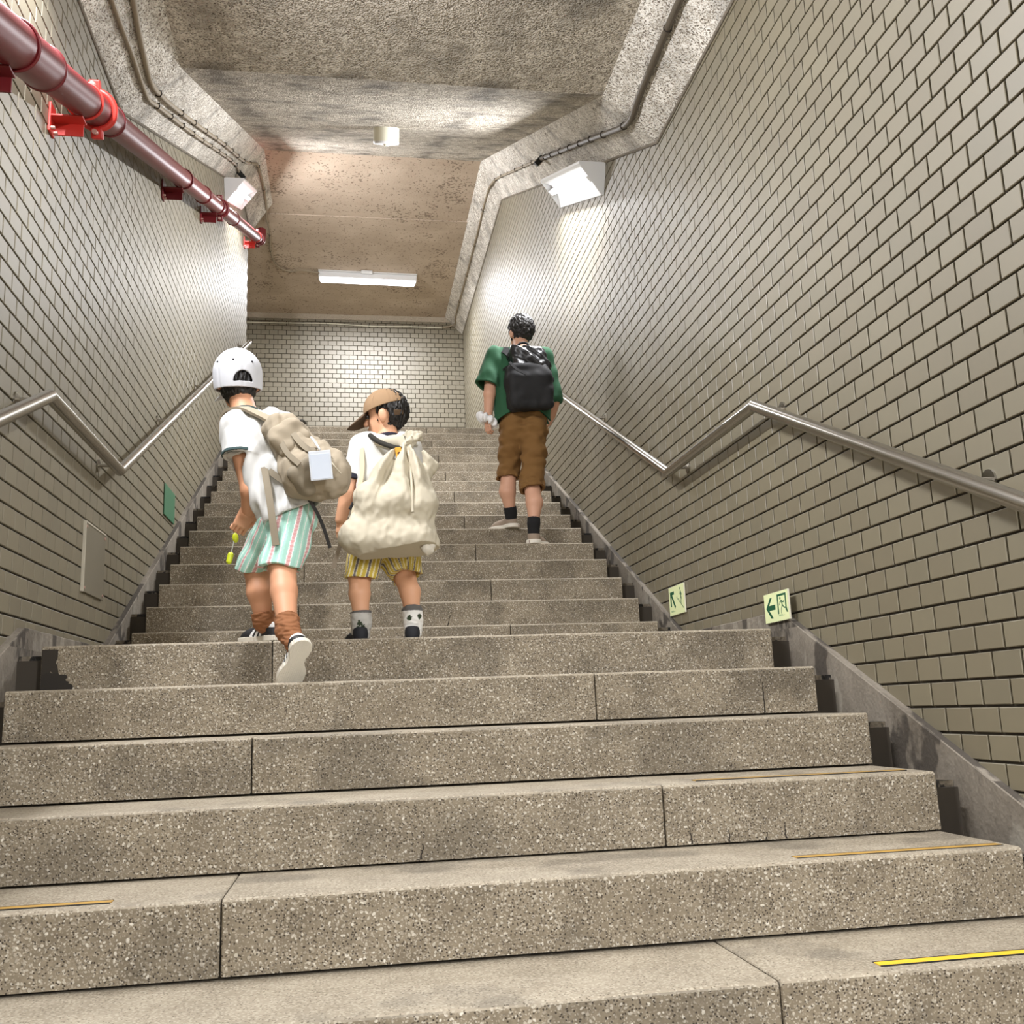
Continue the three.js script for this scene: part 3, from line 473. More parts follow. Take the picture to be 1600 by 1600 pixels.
const ell = (c, r) => (x, y, z) => { const a = (x - c[0]) / r[0], b = (y - c[1]) / r[1], d = (z - c[2]) / r[2], k0 = Math.sqrt(a * a + b * b + d * d), k1 = Math.sqrt((a / r[0]) ** 2 + (b / r[1]) ** 2 + (d / r[2]) ** 2) || 1e-9; return k0 * (k0 - 1) / k1; };
const rbx = (c, h, r) => (x, y, z) => { const a = Math.abs(x - c[0]) - h[0] + r, b = Math.abs(y - c[1]) - h[1] + r, d = Math.abs(z - c[2]) - h[2] + r; return Math.hypot(Math.max(a, 0), Math.max(b, 0), Math.max(d, 0)) + Math.min(Math.max(a, b, d), 0) - r; };
function bounds(pts, pad) { const lo = [1e9, 1e9, 1e9], hi = [-1e9, -1e9, -1e9]; for (const p of pts) for (let k = 0; k < 3; k++) { lo[k] = Math.min(lo[k], p[k] - pad); hi[k] = Math.max(hi[k], p[k] + pad); } return [lo, hi]; }
function nets(f, [lo, hi], cell, base = [0, 0, 0], color) {
  const n = lo.map((v, k) => Math.max(3, Math.ceil((hi[k] - v) / cell) + 1)), [nx, ny, nz] = n, F = new Float32Array(nx * ny * nz), B = 6, id = (i, j, k) => i + nx * (j + ny * k);
  for (let bk = 0; bk < nz; bk += B) for (let bj = 0; bj < ny; bj += B) for (let bi = 0; bi < nx; bi += B) {
    const d = f(lo[0] + (bi + B / 2) * cell, lo[1] + (bj + B / 2) * cell, lo[2] + (bk + B / 2) * cell), far = Math.abs(d) > B * cell * 1.25;
    for (let k = bk; k < Math.min(nz, bk + B); k++) for (let j = bj; j < Math.min(ny, bj + B); j++) for (let i = bi; i < Math.min(nx, bi + B); i++) F[id(i, j, k)] = far ? d : f(lo[0] + i * cell, lo[1] + j * cell, lo[2] + k * cell);
  }
  const vid = new Int32Array(nx * ny * nz).fill(-1), P = [], N = [], C = [], I = [], e = cell * 0.3;
  const grad = (x, y, z) => { const g = [f(x + e, y, z) - f(x - e, y, z), f(x, y + e, z) - f(x, y - e, z), f(x, y, z + e) - f(x, y, z - e)], L = Math.hypot(...g) || 1; return [g[0] / L, g[1] / L, g[2] / L, L / (2 * e)]; };
  for (let k = 0; k < nz - 1; k++) for (let j = 0; j < ny - 1; j++) for (let i = 0; i < nx - 1; i++) {
    let m = 0; const c = []; for (let q = 0; q < 8; q++) { const v = F[id(i + (q & 1), j + ((q >> 1) & 1), k + (q >> 2))]; c.push(v); if (v < 0) m |= 1 << q; }
    if (m === 0 || m === 255) continue;
    let sx = 0, sy = 0, sz = 0, cnt = 0;
    for (let a = 0; a < 8; a++) for (const bit of [1, 2, 4]) { if (a & bit) continue; const b = a | bit; if ((c[a] < 0) === (c[b] < 0)) continue; const t = c[a] / (c[a] - c[b]); sx += (a & 1) + (bit === 1 ? t : 0); sy += ((a >> 1) & 1) + (bit === 2 ? t : 0); sz += (a >> 2) + (bit === 4 ? t : 0); cnt++; }
    let x = lo[0] + (i + sx / cnt) * cell, y = lo[1] + (j + sy / cnt) * cell, z = lo[2] + (k + sz / cnt) * cell; const g = grad(x, y, z), d = clamp(f(x, y, z) / Math.max(g[3], 0.5), -cell * 0.5, cell * 0.5); x -= g[0] * d; y -= g[1] * d; z -= g[2] * d;
    vid[id(i, j, k)] = P.length / 3; P.push(x - base[0], y - base[1], z - base[2]); N.push(g[0], g[1], g[2]); if (color) { const q = color(x, y, z, g); C.push(q.r, q.g, q.b); }
  }
  for (let k = 1; k < nz - 1; k++) for (let j = 1; j < ny - 1; j++) for (let i = 1; i < nx - 1; i++) {
    const s = F[id(i, j, k)] < 0; const q = (a, b, c, d, flip) => { if (a < 0 || b < 0 || c < 0 || d < 0) return; flip ? I.push(a, c, b, a, d, c) : I.push(a, b, c, a, c, d); };
    if (s !== F[id(i + 1, j, k)] < 0) q(vid[id(i, j - 1, k - 1)], vid[id(i, j, k - 1)], vid[id(i, j, k)], vid[id(i, j - 1, k)], !s);
    if (s !== F[id(i, j + 1, k)] < 0) q(vid[id(i - 1, j, k - 1)], vid[id(i - 1, j, k)], vid[id(i, j, k)], vid[id(i, j, k - 1)], !s);
    if (s !== F[id(i, j, k + 1)] < 0) q(vid[id(i - 1, j - 1, k)], vid[id(i, j - 1, k)], vid[id(i, j, k)], vid[id(i - 1, j, k)], !s);
  }
  const g = new THREE.BufferGeometry(); g.setAttribute('position', new THREE.Float32BufferAttribute(P, 3)); g.setAttribute('normal', new THREE.Float32BufferAttribute(N, 3)); if (color) g.setAttribute('color', new THREE.Float32BufferAttribute(C, 3)); g.setIndex(I); return g;
}
const joinIndexed = (list) => mergeGeometries(list);
const cloth = (o) => new THREE.MeshPhysicalMaterial({ roughness: 0.9, sheen: 0.25, sheenRoughness: 0.6, ...o });
const painted = (o = {}) => cloth({ vertexColors: true, ...o });
const skinMat = (r, g, b) => std({ color: srgb(r, g, b), roughness: 0.55 });
const M2 = { hair: std({ color: srgb(20, 17, 15), roughness: 0.42 }), eye: std({ color: srgb(30, 22, 18), roughness: 0.2 }), lip: std({ color: srgb(160, 92, 82), roughness: 0.5 }) };
// head in its own frame (r right, u up, f forward), s = size against an adult head of 0.23 m
function headField(fr, s) {
  const e = (c, r) => ell(c.map((v) => v * s), r.map((v) => v * s));
  let h = sm(0.03 * s, e([0, 0.02, -0.012], [0.077, 0.098, 0.095]), e([0, -0.055, 0.026], [0.058, 0.062, 0.062]), e([0, -0.098, 0.052], [0.03, 0.02, 0.028]));
  h = sm(0.012 * s, h, cap([0, 0.0, 0.086 * s], [0, -0.036 * s, 0.102 * s], 0.009 * s, 0.0135 * s), e([0, -0.068, 0.082], [0.024, 0.01, 0.012]));
  for (const q of [-1, 1]) { h = sub(h, e([q * 0.032, -0.004, 0.1], [0.019, 0.011, 0.014])); h = sm(0.008 * s, h, e([q * 0.084, -0.018, -0.006], [0.013, 0.034, 0.022]), e([q * 0.077, -0.04, 0.0], [0.01, 0.014, 0.012])); }
  return loc(fr, h);
}
function faceBits(fr, s, parent, base) { for (const q of [-1, 1]) { const c = fr.to(q * 0.031 * s, -0.005 * s, 0.083 * s); part('eye', new THREE.SphereGeometry(0.0115 * s, 16, 12).translate(c[0] - base[0], c[1] - base[1], c[2] - base[2]), M2.eye, parent); } const c = fr.to(0, -0.068 * s, 0.091 * s); const g = new THREE.SphereGeometry(1, 16, 8).scale(0.021 * s, 0.0035 * s, 0.006 * s); g.applyMatrix4(new THREE.Matrix4().makeBasis(fr.R, fr.U, fr.F)); part('mouth', g.translate(c[0] - base[0], c[1] - base[1], c[2] - base[2]), M2.lip, parent); }
// a hand: fr.F along the fingers, fr.U out of the back of the hand, thumb on side t; curl in radians per joint
function handField(fr, s, t, curl) {
  const L = [0.078, 0.085, 0.079, 0.062], rr = 0.0088 * s; let f = rbx([0, 0, 0.04 * s], [0.037 * s, 0.013 * s, 0.045 * s], 0.012 * s);
  f = sm(0.012 * s, f, cap([0, 0, -0.02 * s], [0, 0, 0.02 * s], 0.024 * s, 0.026 * s));
  const fingers = L.map((len, i) => { const x = t * (0.028 - i * 0.0186) * s; let p = [x, 0.002 * s, 0.08 * s], a = curl * 0.55, g = []; for (let k = 0; k < 3; k++) { const l = len * s * [0.44, 0.31, 0.25][k], q = [p[0] * 1.0, p[1] - Math.sin(a) * l, p[2] + Math.cos(a) * l]; g.push(cap(p, q, rr * (1 - 0.08 * k), rr * (0.93 - 0.09 * k))); p = q; a += curl; } return sm(0.004 * s, ...g); });
  const th0 = [t * 0.03 * s, -0.004 * s, 0.012 * s], th1 = [t * 0.052 * s, -0.018 * s, 0.045 * s], th2 = [t * (0.052 - 0.012 * curl) * s, -0.034 * s, 0.072 * s], th3 = [t * (0.05 - 0.026 * curl) * s, -0.044 * s, 0.09 * s];
  f = sm(0.008 * s, f, sm(0.006 * s, cap(th0, th1, 0.014 * s, 0.0108 * s), cap(th1, th2, 0.0106 * s, 0.0096 * s), cap(th2, th3, 0.0096 * s, 0.008 * s)));
  return loc(fr, sm(0.005 * s, f, uni(...fingers)));
}
// a shoe in its frame (origin on the ground under the heel, f to the toe); len of foot
function shoeFields(fr, len, w = 0.044) {
  const k = len / 0.25, out = (x, z) => sm(0.03 * k, (a, b, c) => Math.hypot(a, c - 0.035 * k) - 0.034 * k * w / 0.044, (a, b, c) => Math.hypot(a - 0.004, c - 0.17 * k) - 0.046 * k * w / 0.044, (a, b, c) => Math.hypot(a - 0.002, c - 0.21 * k) - 0.037 * k * w / 0.044, cap([0, 0, 0.04 * k], [0, 0, 0.16 * k], 0.032 * k))(x, 0, z);
  const sole = loc(fr, (x, y, z) => Math.max(out(x, z) - 0.003 * k, Math.abs(y - 0.013 * k) - 0.013 * k));
  const U = sm(0.03 * k, cap([0, 0.03 * k, 0.04 * k], [0, 0.07 * k, 0.045 * k], 0.033 * k, 0.034 * k), cap([0, 0.05 * k, 0.05 * k], [0, 0.035 * k, 0.17 * k], 0.036 * k, 0.034 * k), ell([0, 0.03 * k, 0.19 * k], [0.043 * k, 0.03 * k, 0.056 * k]));
  const upper = loc(fr, (x, y, z) => Math.max(Math.max(U(x, y, z), out(x, z)), 0.02 * k - y, y - (0.088 - 0.25 * Math.max(0, 0.03 - Math.abs(z / k - 0.05))) * k)); return { sole, upper, k };
}
const strapGeo = (pts, w, t, base, out) => { // flat webbing along points; out = way it faces
  const c = new THREE.CatmullRomCurve3(pts.map((p) => V(p[0] - base[0], p[1] - base[1], p[2] - base[2])), false, 'centripetal'), n = Math.max(8, pts.length * 8), P = [], I = [];
  for (let i = 0; i <= n; i++) { const p = c.getPoint(i / n), T = c.getTangent(i / n), O = V(...(typeof out === 'function' ? out(i / n) : out)), S = T.clone().cross(O).normalize(), Q = S.clone().cross(T).normalize(); for (const [a, b] of [[-1, -1], [1, -1], [1, 1], [-1, 1]]) P.push(...p.clone().addScaledVector(S, a * w / 2).addScaledVector(Q, b * t / 2).toArray()); }
  for (let i = 0; i < n; i++) for (let k = 0; k < 4; k++) { const a = i * 4 + k, b = i * 4 + (k + 1) % 4; I.push(a, b, a + 4, b, b + 4, a + 4); } I.push(0, 2, 1, 0, 3, 2); const e = n * 4; I.push(e, e + 1, e + 2, e, e + 2, e + 3);
  const g = new THREE.BufferGeometry(); g.setAttribute('position', new THREE.Float32BufferAttribute(P, 3)); g.setIndex(I); const q = g.toNonIndexed(); q.computeVertexNormals(); return q;
};
const cordGeo = (pts, r, base, n) => tube(pts.map((p) => V(p[0] - base[0], p[1] - base[1], p[2] - base[2])), r, 8, n || pts.length * 8);
const limb = (...pr) => { const f = []; for (let i = 0; i + 1 < pr.length; i++) f.push(cap(pr[i][0], pr[i + 1][0], pr[i][1], pr[i + 1][1])); return sm(0.014, ...f); };

// ---------------------------------------------------------------- boy in the white cap, climbing onto the landing
{
  const B = [-0.66, 0, 0.08], g = group('person', 'child in white cap, white shirt and mint striped shorts', 'person', B);
  const hf = frame([-0.830, 1.065, -0.110], [-0.3, 0.0, -0.95], [-0.06, 1, 0.0]), hs = 0.92;
  const shL = [-0.820, 0.837, -0.030], shR = [-0.655, 0.846, -0.020], elb = [-0.756, 0.571, 0.030], wri = [-0.768, 0.509, -0.030];
  const elbR = [-0.624, 0.678, -0.140], wriR = [-0.689, 0.817, -0.260];
  const hipL = [-0.660, 0.441, 0.030], hipR = [-0.588, 0.463, 0.040], knL = [-0.739, 0.286, -0.080], knR = [-0.632, 0.263, 0.100], caL = [-0.727, 0.190, -0.050], caR = [-0.620, 0.161, 0.170], anL = [-0.708, 0.080, -0.060], anR = [-0.599, 0.013, 0.270];
  const handFr = frame([-0.771, 0.507, -0.035], [-0.42, -0.85, -0.25], [0.35, -0.1, 0.9]), handR = frame(wriR, [-0.3, 0.6, -0.5], [0.3, 0.5, 0.6]);
  // skin: one continuous body
  const neck = cap([-0.789, 0.891, -0.050], [-0.820, 0.999, -0.100], 0.05, 0.045);
  const limbs = sm(0.02, limb([shL, 0.044], [elb, 0.038], [wri, 0.03]), limb([shR, 0.04], [elbR, 0.034], [wriR, 0.027]));
  const shL1 = frame([[-0.648, -0.004, -0.030][0], 0.001, -0.03], [-0.74, 0, -0.67], [0, 1, 0]), shR1 = frame([-0.539, -0.038, 0.375], [-0.36, -0.82, -0.62], [-0.25, 0.62, -0.74]);
  const legs = uni(limb([hipL, 0.05], [knL, 0.05], [caL, 0.046], [anL, 0.031], [shL1.to(0, 0.05, 0.05), 0.024]), limb([hipR, 0.055], [knR, 0.051], [caR, 0.047], [anR, 0.031], [shR1.to(0, 0.05, 0.05), 0.024]));
  const torso = sm(0.05, cap([-0.783, 0.806, -0.030], hipL, 0.06, 0.045), cap([-0.684, 0.804, -0.020], hipR, 0.06, 0.05), cap(shL, shR, 0.035), neck);
  const body = joinIndexed([nets(uni(sm(0.025, torso, limbs), legs), bounds([shL, shR, elb, wri, elbR, wriR, anL, anR, [-0.820, 0.999, -0.100], [-0.594, -0.043, 0.280]], 0.09), 0.0065, B),
    nets(sm(0.015, headField(hf, hs), neck), bounds([hf.o], 0.16), 0.0035, B), nets(handField(handFr, 0.86, -1, 0.95), bounds([handFr.o], 0.12), 0.0026, B), nets(handField(handR, 0.72, 1, 0.9), bounds([handR.o], 0.12), 0.003, B)]);
  const sk = part('body', body, skinMat(205, 150, 116), g); faceBits(hf, hs, g, B);
  part('hair', nets(fold(loc(hf, sub((x, y, z) => Math.max(ell([0, -0.004, -0.012], [0.078, 0.115, 0.087])(x, y, z), -0.118 - y + z * 0.3), uni((x, y, z) => Math.max(-(z - 0.02), y - 0.03), (x, y, z) => Math.max(Math.hypot((y + 0.022) / 1.3, z + 0.005) - 0.026, 0.05 - Math.abs(x))))), 0.003, [60, 25, 60]), bounds([hf.o], 0.14), 0.0035, B), M2.hair, g);
  // cap
  const low = (e) => (x, y, z) => e(x, y < 0.018 ? 0.018 + (y - 0.018) * 0.45 : y, z), cr = low(ell([0, 0.018, -0.008], [0.097, 0.104, 0.107])), ci = low(ell([0, 0.018, -0.008], [0.09, 0.097, 0.1]));
  const arch = (x, y, z) => Math.max(z + 0.02, -(y + 0.043), Math.hypot(x / 0.038, (y + 0.043) / 0.044) * 0.04 - 0.04);
  const seam = (x, y, z) => { const a = Math.atan2(x, -z - 0.008), k = Math.abs(((a / (Math.PI / 3)) % 1 + 1.5) % 1 - 0.5) * 0.12; return -0.0016 * Math.max(0, 1 - k / 0.012); };
  const crown = loc(hf, sub((x, y, z) => Math.max(cr(x, y, z) - seam(x, y, z), -ci(x, y, z), -(y + 0.05) + z * 0.14), arch));
  const white = cloth({ color: srgb(202, 204, 209) }), capM = part('cap', nets(crown, bounds([hf.o], 0.14), 0.0033, B), white, g);
  part('bill', nets(loc(hf, (x, y, z) => Math.max(ell([0, -0.034 + x * x * -3, 0.1], [0.072, 0.007, 0.066])(x, y + x * x * 3, z), 0.06 - z)), bounds([hf.to(0, -0.03, 0.1)], 0.12), 0.004, B), white, capM);
  const dark = std({ color: srgb(40, 40, 44), roughness: 0.8 });
  const onCap = (r, u) => { const d = 1 - (r / 0.097) ** 2 - ((u - 0.018) / 0.104) ** 2; return hf.to(r, u, -0.008 - 0.107 * Math.sqrt(Math.max(0, d))); };
  for (const [r, u] of [[-0.035, 0.045], [0.038, 0.04], [-0.085, 0.05]]) { const p = onCap(r, u); part('eyelet', new THREE.SphereGeometry(0.0045, 10, 8).translate(p[0] - B[0], p[1] - B[1], p[2] - B[2]), dark, capM); }
  { const p = hf.to(0, 0.123, -0.008); part('button', new THREE.SphereGeometry(0.009, 12, 8).translate(p[0] - B[0], p[1] - B[1], p[2] - B[2]), white, capM); }
  // shirt
  const sl = cap([-0.827, 0.847, -0.030], [-0.790, 0.700, 0.020], 0.056, 0.076), slCut = [-0.791, 0.707, 0.020], slN = [-0.02, -1, 0.12];
  const sleeveR = cap(shR, elbR, 0.055, 0.06);
  const tor = sm(0.05, cap([-0.795, 0.806, -0.030], [-0.633, 0.464, 0.040], 0.078, 0.092), cap([-0.692, 0.814, -0.020], [-0.573, 0.489, 0.060], 0.08, 0.092), cap([-0.815, 0.847, -0.030], [-0.672, 0.851, -0.020], 0.05));
  const h1 = [-0.733, 0.418, 0.050], h2 = [-0.496, 0.514, 0.060], hn = [h2[1] - h1[1], -(h2[0] - h1[0]), 0];
  const tr = cutAt(hollow(fold(fold(tor, 0.014, [15, 7, 9], 3), 0.002, [26, 12, 20], 9), 0.013), h1, hn);
  const hole = cap([-0.778, 0.898, -0.040], [-0.828, 1.046, -0.120], 0.052, 0.06);
  const slv = cutAt(hollow(fold(sl, 0.005, [14, 9, 14], 8), 0.015), slCut, slN), slR = cutAt(sleeveR, elbR, [elbR[0] - shR[0], elbR[1] - shR[1], elbR[2] - shR[2]]);
  const shirt = sub(sm(0.02, tr, slv, slR), hole), wcl = cloth({ color: srgb(206, 206, 203) });
  const sm1 = part('shirt', nets(sub(shirt, cutAt(grow(sl, -0.016), slCut, slN.map((v) => -v))), bounds([shL, shR, h1, h2, slCut, [-0.877, 0.848, 0.000], elbR], 0.1), 0.0048, B), wcl, g);
  part('sleeve_trim', nets(cutAt(cutAt(hollow(grow(fold(sl, 0.005, [14, 9, 14], 8), 0.003), 0.018), slCut, slN), [slCut[0], slCut[1] + 0.013, slCut[2]], slN.map((v) => -v)), bounds([slCut], 0.1), 0.0036, B), cloth({ color: srgb(50, 70, 70) }), sm1);
  part('neck_trim', nets(sub(cutAt(cutAt(grow(neck, 0.008), [-0.789, 0.891, -0.050], [0.1, -1, 0.1]), [-0.794, 0.905, -0.055], [-0.1, 1, -0.3]), neck), bounds([[-0.795, 0.912, -0.060]], 0.09), 0.004, B), cloth({ color: srgb(50, 70, 70) }), sm1);
  // striped shorts
  const tL = cap([-0.664, 0.436, 0.030], [-0.760, 0.274, -0.080], 0.072, 0.066), tR = cap([-0.587, 0.461, 0.050], [-0.639, 0.253, 0.100], 0.078, 0.08), cL = [-0.762, 0.274, -0.080], cR = [-0.641, 0.256, 0.100];
  const oL = cutAt(tL, cL, [-0.25, -1, -0.25]), oR = cutAt(tR, cR, [-0.1, -1, 0.12]);
  const sh = fold(sm(0.04, oL, oR), 0.009, [11, 6, 11], 20), inner = uni(cutAt(grow(tL, -0.012), cL, [0.25, 1, 0.25].map((v) => v * -1).map((v) => v)), cutAt(grow(tR, -0.012), cR, [-0.1, -1, 0.12]));
  const shortsF = cutAt(sub(sh, uni(cap(knL, cL, 0.05, 0.058), cap(knR, [cR[0], cR[1] - 0.03, cR[2] + 0.01], 0.06, 0.07))), [h1[0], h1[1] + 0.03, h1[2]], hn.map((v) => -v));
  const mint = srgb(154, 196, 182), wh = srgb(232, 235, 230), pk = srgb(200, 150, 150), pk2 = srgb(214, 176, 174), mint2 = srgb(168, 214, 198);
  const stripe = (x, y, z) => { const left = tL(x, y, z) < tR(x, y, z), a = left ? [-0.679, 0.441, 0.030] : [-0.597, 0.466, 0.050], b = left ? cL : cR, t = clamp((a[1] - y) / (a[1] - b[1]), -0.3, 1.2), cx = lerp(a[0], b[0], t), cz = lerp(a[2], b[2], t), ang = Math.atan2(x - cx, z - cz), s = ((ang * 0.083 + (left ? 0.012 : 0.006)) / 0.074 % 1 + 1) % 1, m = Math.abs(s - 0.5) * 0.074; return m < 0.0062 ? (Math.sin(y * 420) > -0.6 ? pk : pk2) : m < 0.0095 ? wh : m > 0.0345 ? wh : m > 0.025 ? mint2 : mint; };
  part('shorts', nets(shortsF, bounds([hipL, hipR, cL, cR, [-0.496, 0.506, 0.050]], 0.11), 0.0036, B, stripe), painted(), g);
  // socks, shoes
  const sockM = cloth({ color: srgb(140, 92, 58) });
  const shoes = [[shL1, anL, caL, shL1.to(0, 0.045, 0.05)], [shR1, anR, caR, shR1.to(0, 0.045, 0.05)]];
  for (const [fr, an, ca, low] of shoes) {
    const sf = cutAt(fold(limb([[lerp(an[0], ca[0], 0.32), lerp(an[1], ca[1], 0.32), lerp(an[2], ca[2], 0.32)], 0.045], [an, 0.041], [low, 0.034]), 0.003, [25, 60, 25], 4), [lerp(an[0], ca[0], 0.3), lerp(an[1], ca[1], 0.3), lerp(an[2], ca[2], 0.3)], [ca[0] - an[0], ca[1] - an[1], ca[2] - an[2]]);
    part('sock', nets(sf, bounds([an, low, ca], 0.06), 0.0036, B), sockM, g);
    const { sole, upper, k } = shoeFields(fr, 0.205, 0.053), bk = srgb(24, 24, 27), ww = srgb(232, 232, 230);
    const ink = (x, y, z) => { const d = [x - fr.o[0], y - fr.o[1], z - fr.o[2]], f = (d[0] * fr.F.x + d[1] * fr.F.y + d[2] * fr.F.z) / k, u = (d[0] * fr.U.x + d[1] * fr.U.y + d[2] * fr.U.z) / k, r = (d[0] * fr.R.x + d[1] * fr.R.y + d[2] * fr.R.z) / k; const q = f + (u - 0.03) * 0.55; if (f < 0.035 && u > 0.062) return ww; if (Math.abs(r) > 0.02 && u < 0.062 && q > 0.088 && q < 0.16 && ((q - 0.088) / 0.026) % 1 < 0.58) return ww; return bk; };
    const up = part('shoe', nets(upper, bounds([fr.o, fr.to(0, 0.08, 0.1), fr.to(0, 0, 0.22)], 0.06), 0.0028, B, ink), std({ vertexColors: true, roughness: 0.6 }), g);
    part('sole', nets((x, y, z) => sole(x, y, z) + 0.0012 * Math.max(0, Math.sin(((x - fr.o[0]) * fr.R.x + (y - fr.o[1]) * fr.R.y + (z - fr.o[2]) * fr.R.z) * 900)), bounds([fr.o, fr.to(0, 0, 0.22)], 0.06), 0.0028, B), std({ color: srgb(206, 200, 186), roughness: 0.7 }), up);
  }
}
// his rucksack
{
  const B = [-0.545, 0.649, 0.160], g = group('rucksack', 'taupe canvas rucksack with a white card tag hanging from it', 'backpack', B);
  const tan = cloth({ color: srgb(158, 146, 126) }), tanD = cloth({ color: srgb(136, 126, 108) });
  const bodyF = sm(0.05, cap([-0.658, 0.795, 0.100], [-0.544, 0.598, 0.170], 0.048, 0.082), cap([-0.615, 0.801, 0.100], [-0.465, 0.605, 0.180], 0.045, 0.082), cap([-0.544, 0.590, 0.170], [-0.465, 0.588, 0.180], 0.08));
  part('main_bag', nets(fold(fold(bodyF, 0.011, [12, 7, 12], 31), 0.002, [34, 20, 34], 12), bounds([[-0.663, 0.808, 0.100], [-0.422, 0.551, 0.180], [-0.586, 0.554, 0.170]], 0.11), 0.0045, B), tan, g);
  const pk = frame([-0.518, 0.595, 0.250], [0.15, -0.25, 0.95], [-0.62, 0.78, 0.2]);
  const pocket = part('front_pocket', nets(fold(loc(pk, rbx([0, -0.01, -0.02], [0.088, 0.062, 0.042], 0.036)), 0.006, [12, 12, 12], 9), bounds([pk.o], 0.14), 0.0045, B), tanD, g);
  part('zip_pull', cordGeo([[-0.448, 0.616, 0.290], [-0.435, 0.595, 0.300], [-0.414, 0.573, 0.290]], 0.0028, B), cloth({ color: srgb(190, 180, 160) }), pocket);
  const flap = frame([-0.605, 0.739, 0.185], [0.12, 0.1, 0.98], [-0.6, 0.8, 0]); part('top_flap', nets(fold(loc(flap, rbx([0, 0, -0.01], [0.068, 0.062, 0.03], 0.028)), 0.007, [14, 14, 14], 51), bounds([flap.o], 0.12), 0.0045, B), tan, g);
  part('compression_strap', strapGeo([[-0.598, 0.765, 0.190], [-0.570, 0.715, 0.225], [-0.532, 0.675, 0.250], [-0.504, 0.665, 0.270]], 0.022, 0.004, B, [0.1, 0.1, 1]), tanD, g);
  part('compression_strap', strapGeo([[-0.658, 0.781, 0.165], [-0.611, 0.669, 0.235], [-0.562, 0.610, 0.285]], 0.02, 0.004, B, [-0.3, 0, 1]), tanD, g);
  part('loop_handle', cordGeo([[-0.578, 0.792, 0.130], [-0.575, 0.812, 0.140], [-0.558, 0.814, 0.150], [-0.547, 0.805, 0.140]], 0.005, B), cloth({ color: srgb(60, 56, 50) }), g);
  part('shoulder_strap', strapGeo([[-0.876, 0.810, -0.140], [-0.881, 0.875, -0.125], [-0.861, 0.913, -0.075], [-0.798, 0.907, 0.005], [-0.735, 0.869, 0.055], [-0.674, 0.829, 0.090]], 0.042, 0.011, B, (t) => [-0.35 + 0.3 * t, 0.9 - 0.15 * t, -0.3 + 0.75 * t]), tan, g);
  part('lower_strap', strapGeo([[-0.731, 0.672, 0.010], [-0.694, 0.637, 0.100], [-0.640, 0.592, 0.130], [-0.574, 0.546, 0.140]], 0.024, 0.004, B, [-0.3, 0.2, 1]), tanD, g);
  part('hanging_strap', strapGeo([[-0.701, 0.643, 0.105], [-0.683, 0.548, 0.140], [-0.667, 0.447, 0.160], [-0.651, 0.334, 0.165]], 0.026, 0.004, B, [-0.1, 0, 1]), tanD, g);
  part('dark_strap_end', strapGeo([[-0.544, 0.524, 0.170], [-0.503, 0.456, 0.150], [-0.477, 0.391, 0.160], [-0.456, 0.323, 0.160]], 0.013, 0.004, B, [0, 0, 1]), cloth({ color: srgb(44, 42, 40) }), g);
  const cf = frame([-0.486, 0.597, 0.318], [0, -0.05, 1], [-0.1, 1, 0]); const card = rbox(0.079, 0.108, 0.005, 0.0024); card.applyMatrix4(new THREE.Matrix4().makeBasis(cf.R.clone().negate(), cf.U, cf.F)); card.translate(cf.o[0] - B[0], cf.o[1] - B[1], cf.o[2] - B[2]);
  const cd = part('card_tag', card, std({ color: srgb(206, 211, 218), roughness: 0.35 }), g);
  { const c2 = rbox(0.068, 0.092, 0.002, 0.0009); c2.applyMatrix4(new THREE.Matrix4().makeBasis(cf.R.clone().negate(), cf.U, cf.F)); const o = cf.to(0, -0.004, 0.0027); part('card_insert', c2.translate(o[0] - B[0], o[1] - B[1], o[2] - B[2]), std({ color: srgb(196, 205, 218), roughness: 0.25 }), cd); }
  part('card_clip', cordGeo([[-0.489, 0.655, 0.315], [-0.496, 0.667, 0.315], [-0.508, 0.691, 0.295], [-0.522, 0.715, 0.270]], 0.0045, B), std({ color: srgb(225, 225, 225), roughness: 0.3 }), cd);
}
// the toy in his hand
{
  const B = [-0.840, 0.404, -0.130], g = group('toy_charm', 'lime green toy charm dangling from the boy hand', 'toy', B), lime = std({ color: srgb(196, 206, 40), roughness: 0.35 });
  const p = [-0.828, 0.416, -0.130], q = [-0.848, 0.335, -0.130]; part('disc', new THREE.SphereGeometry(1, 20, 14).scale(0.012, 0.02, 0.007).rotateZ(0.15).translate(p[0] - B[0], p[1] - B[1], p[2] - B[2]), lime, g);
  part('bead', new THREE.CapsuleGeometry(0.0115, 0.026, 6, 16).rotateZ(-0.2).translate(q[0] - B[0], q[1] - B[1], q[2] - B[2]), lime, g); part('cord', cordGeo([[-0.819, 0.452, -0.130], [-0.831, 0.432, -0.130], [-0.835, 0.396, -0.130], [-0.842, 0.360, -0.130]], 0.002, B), std({ color: srgb(180, 180, 170) }), g);
}

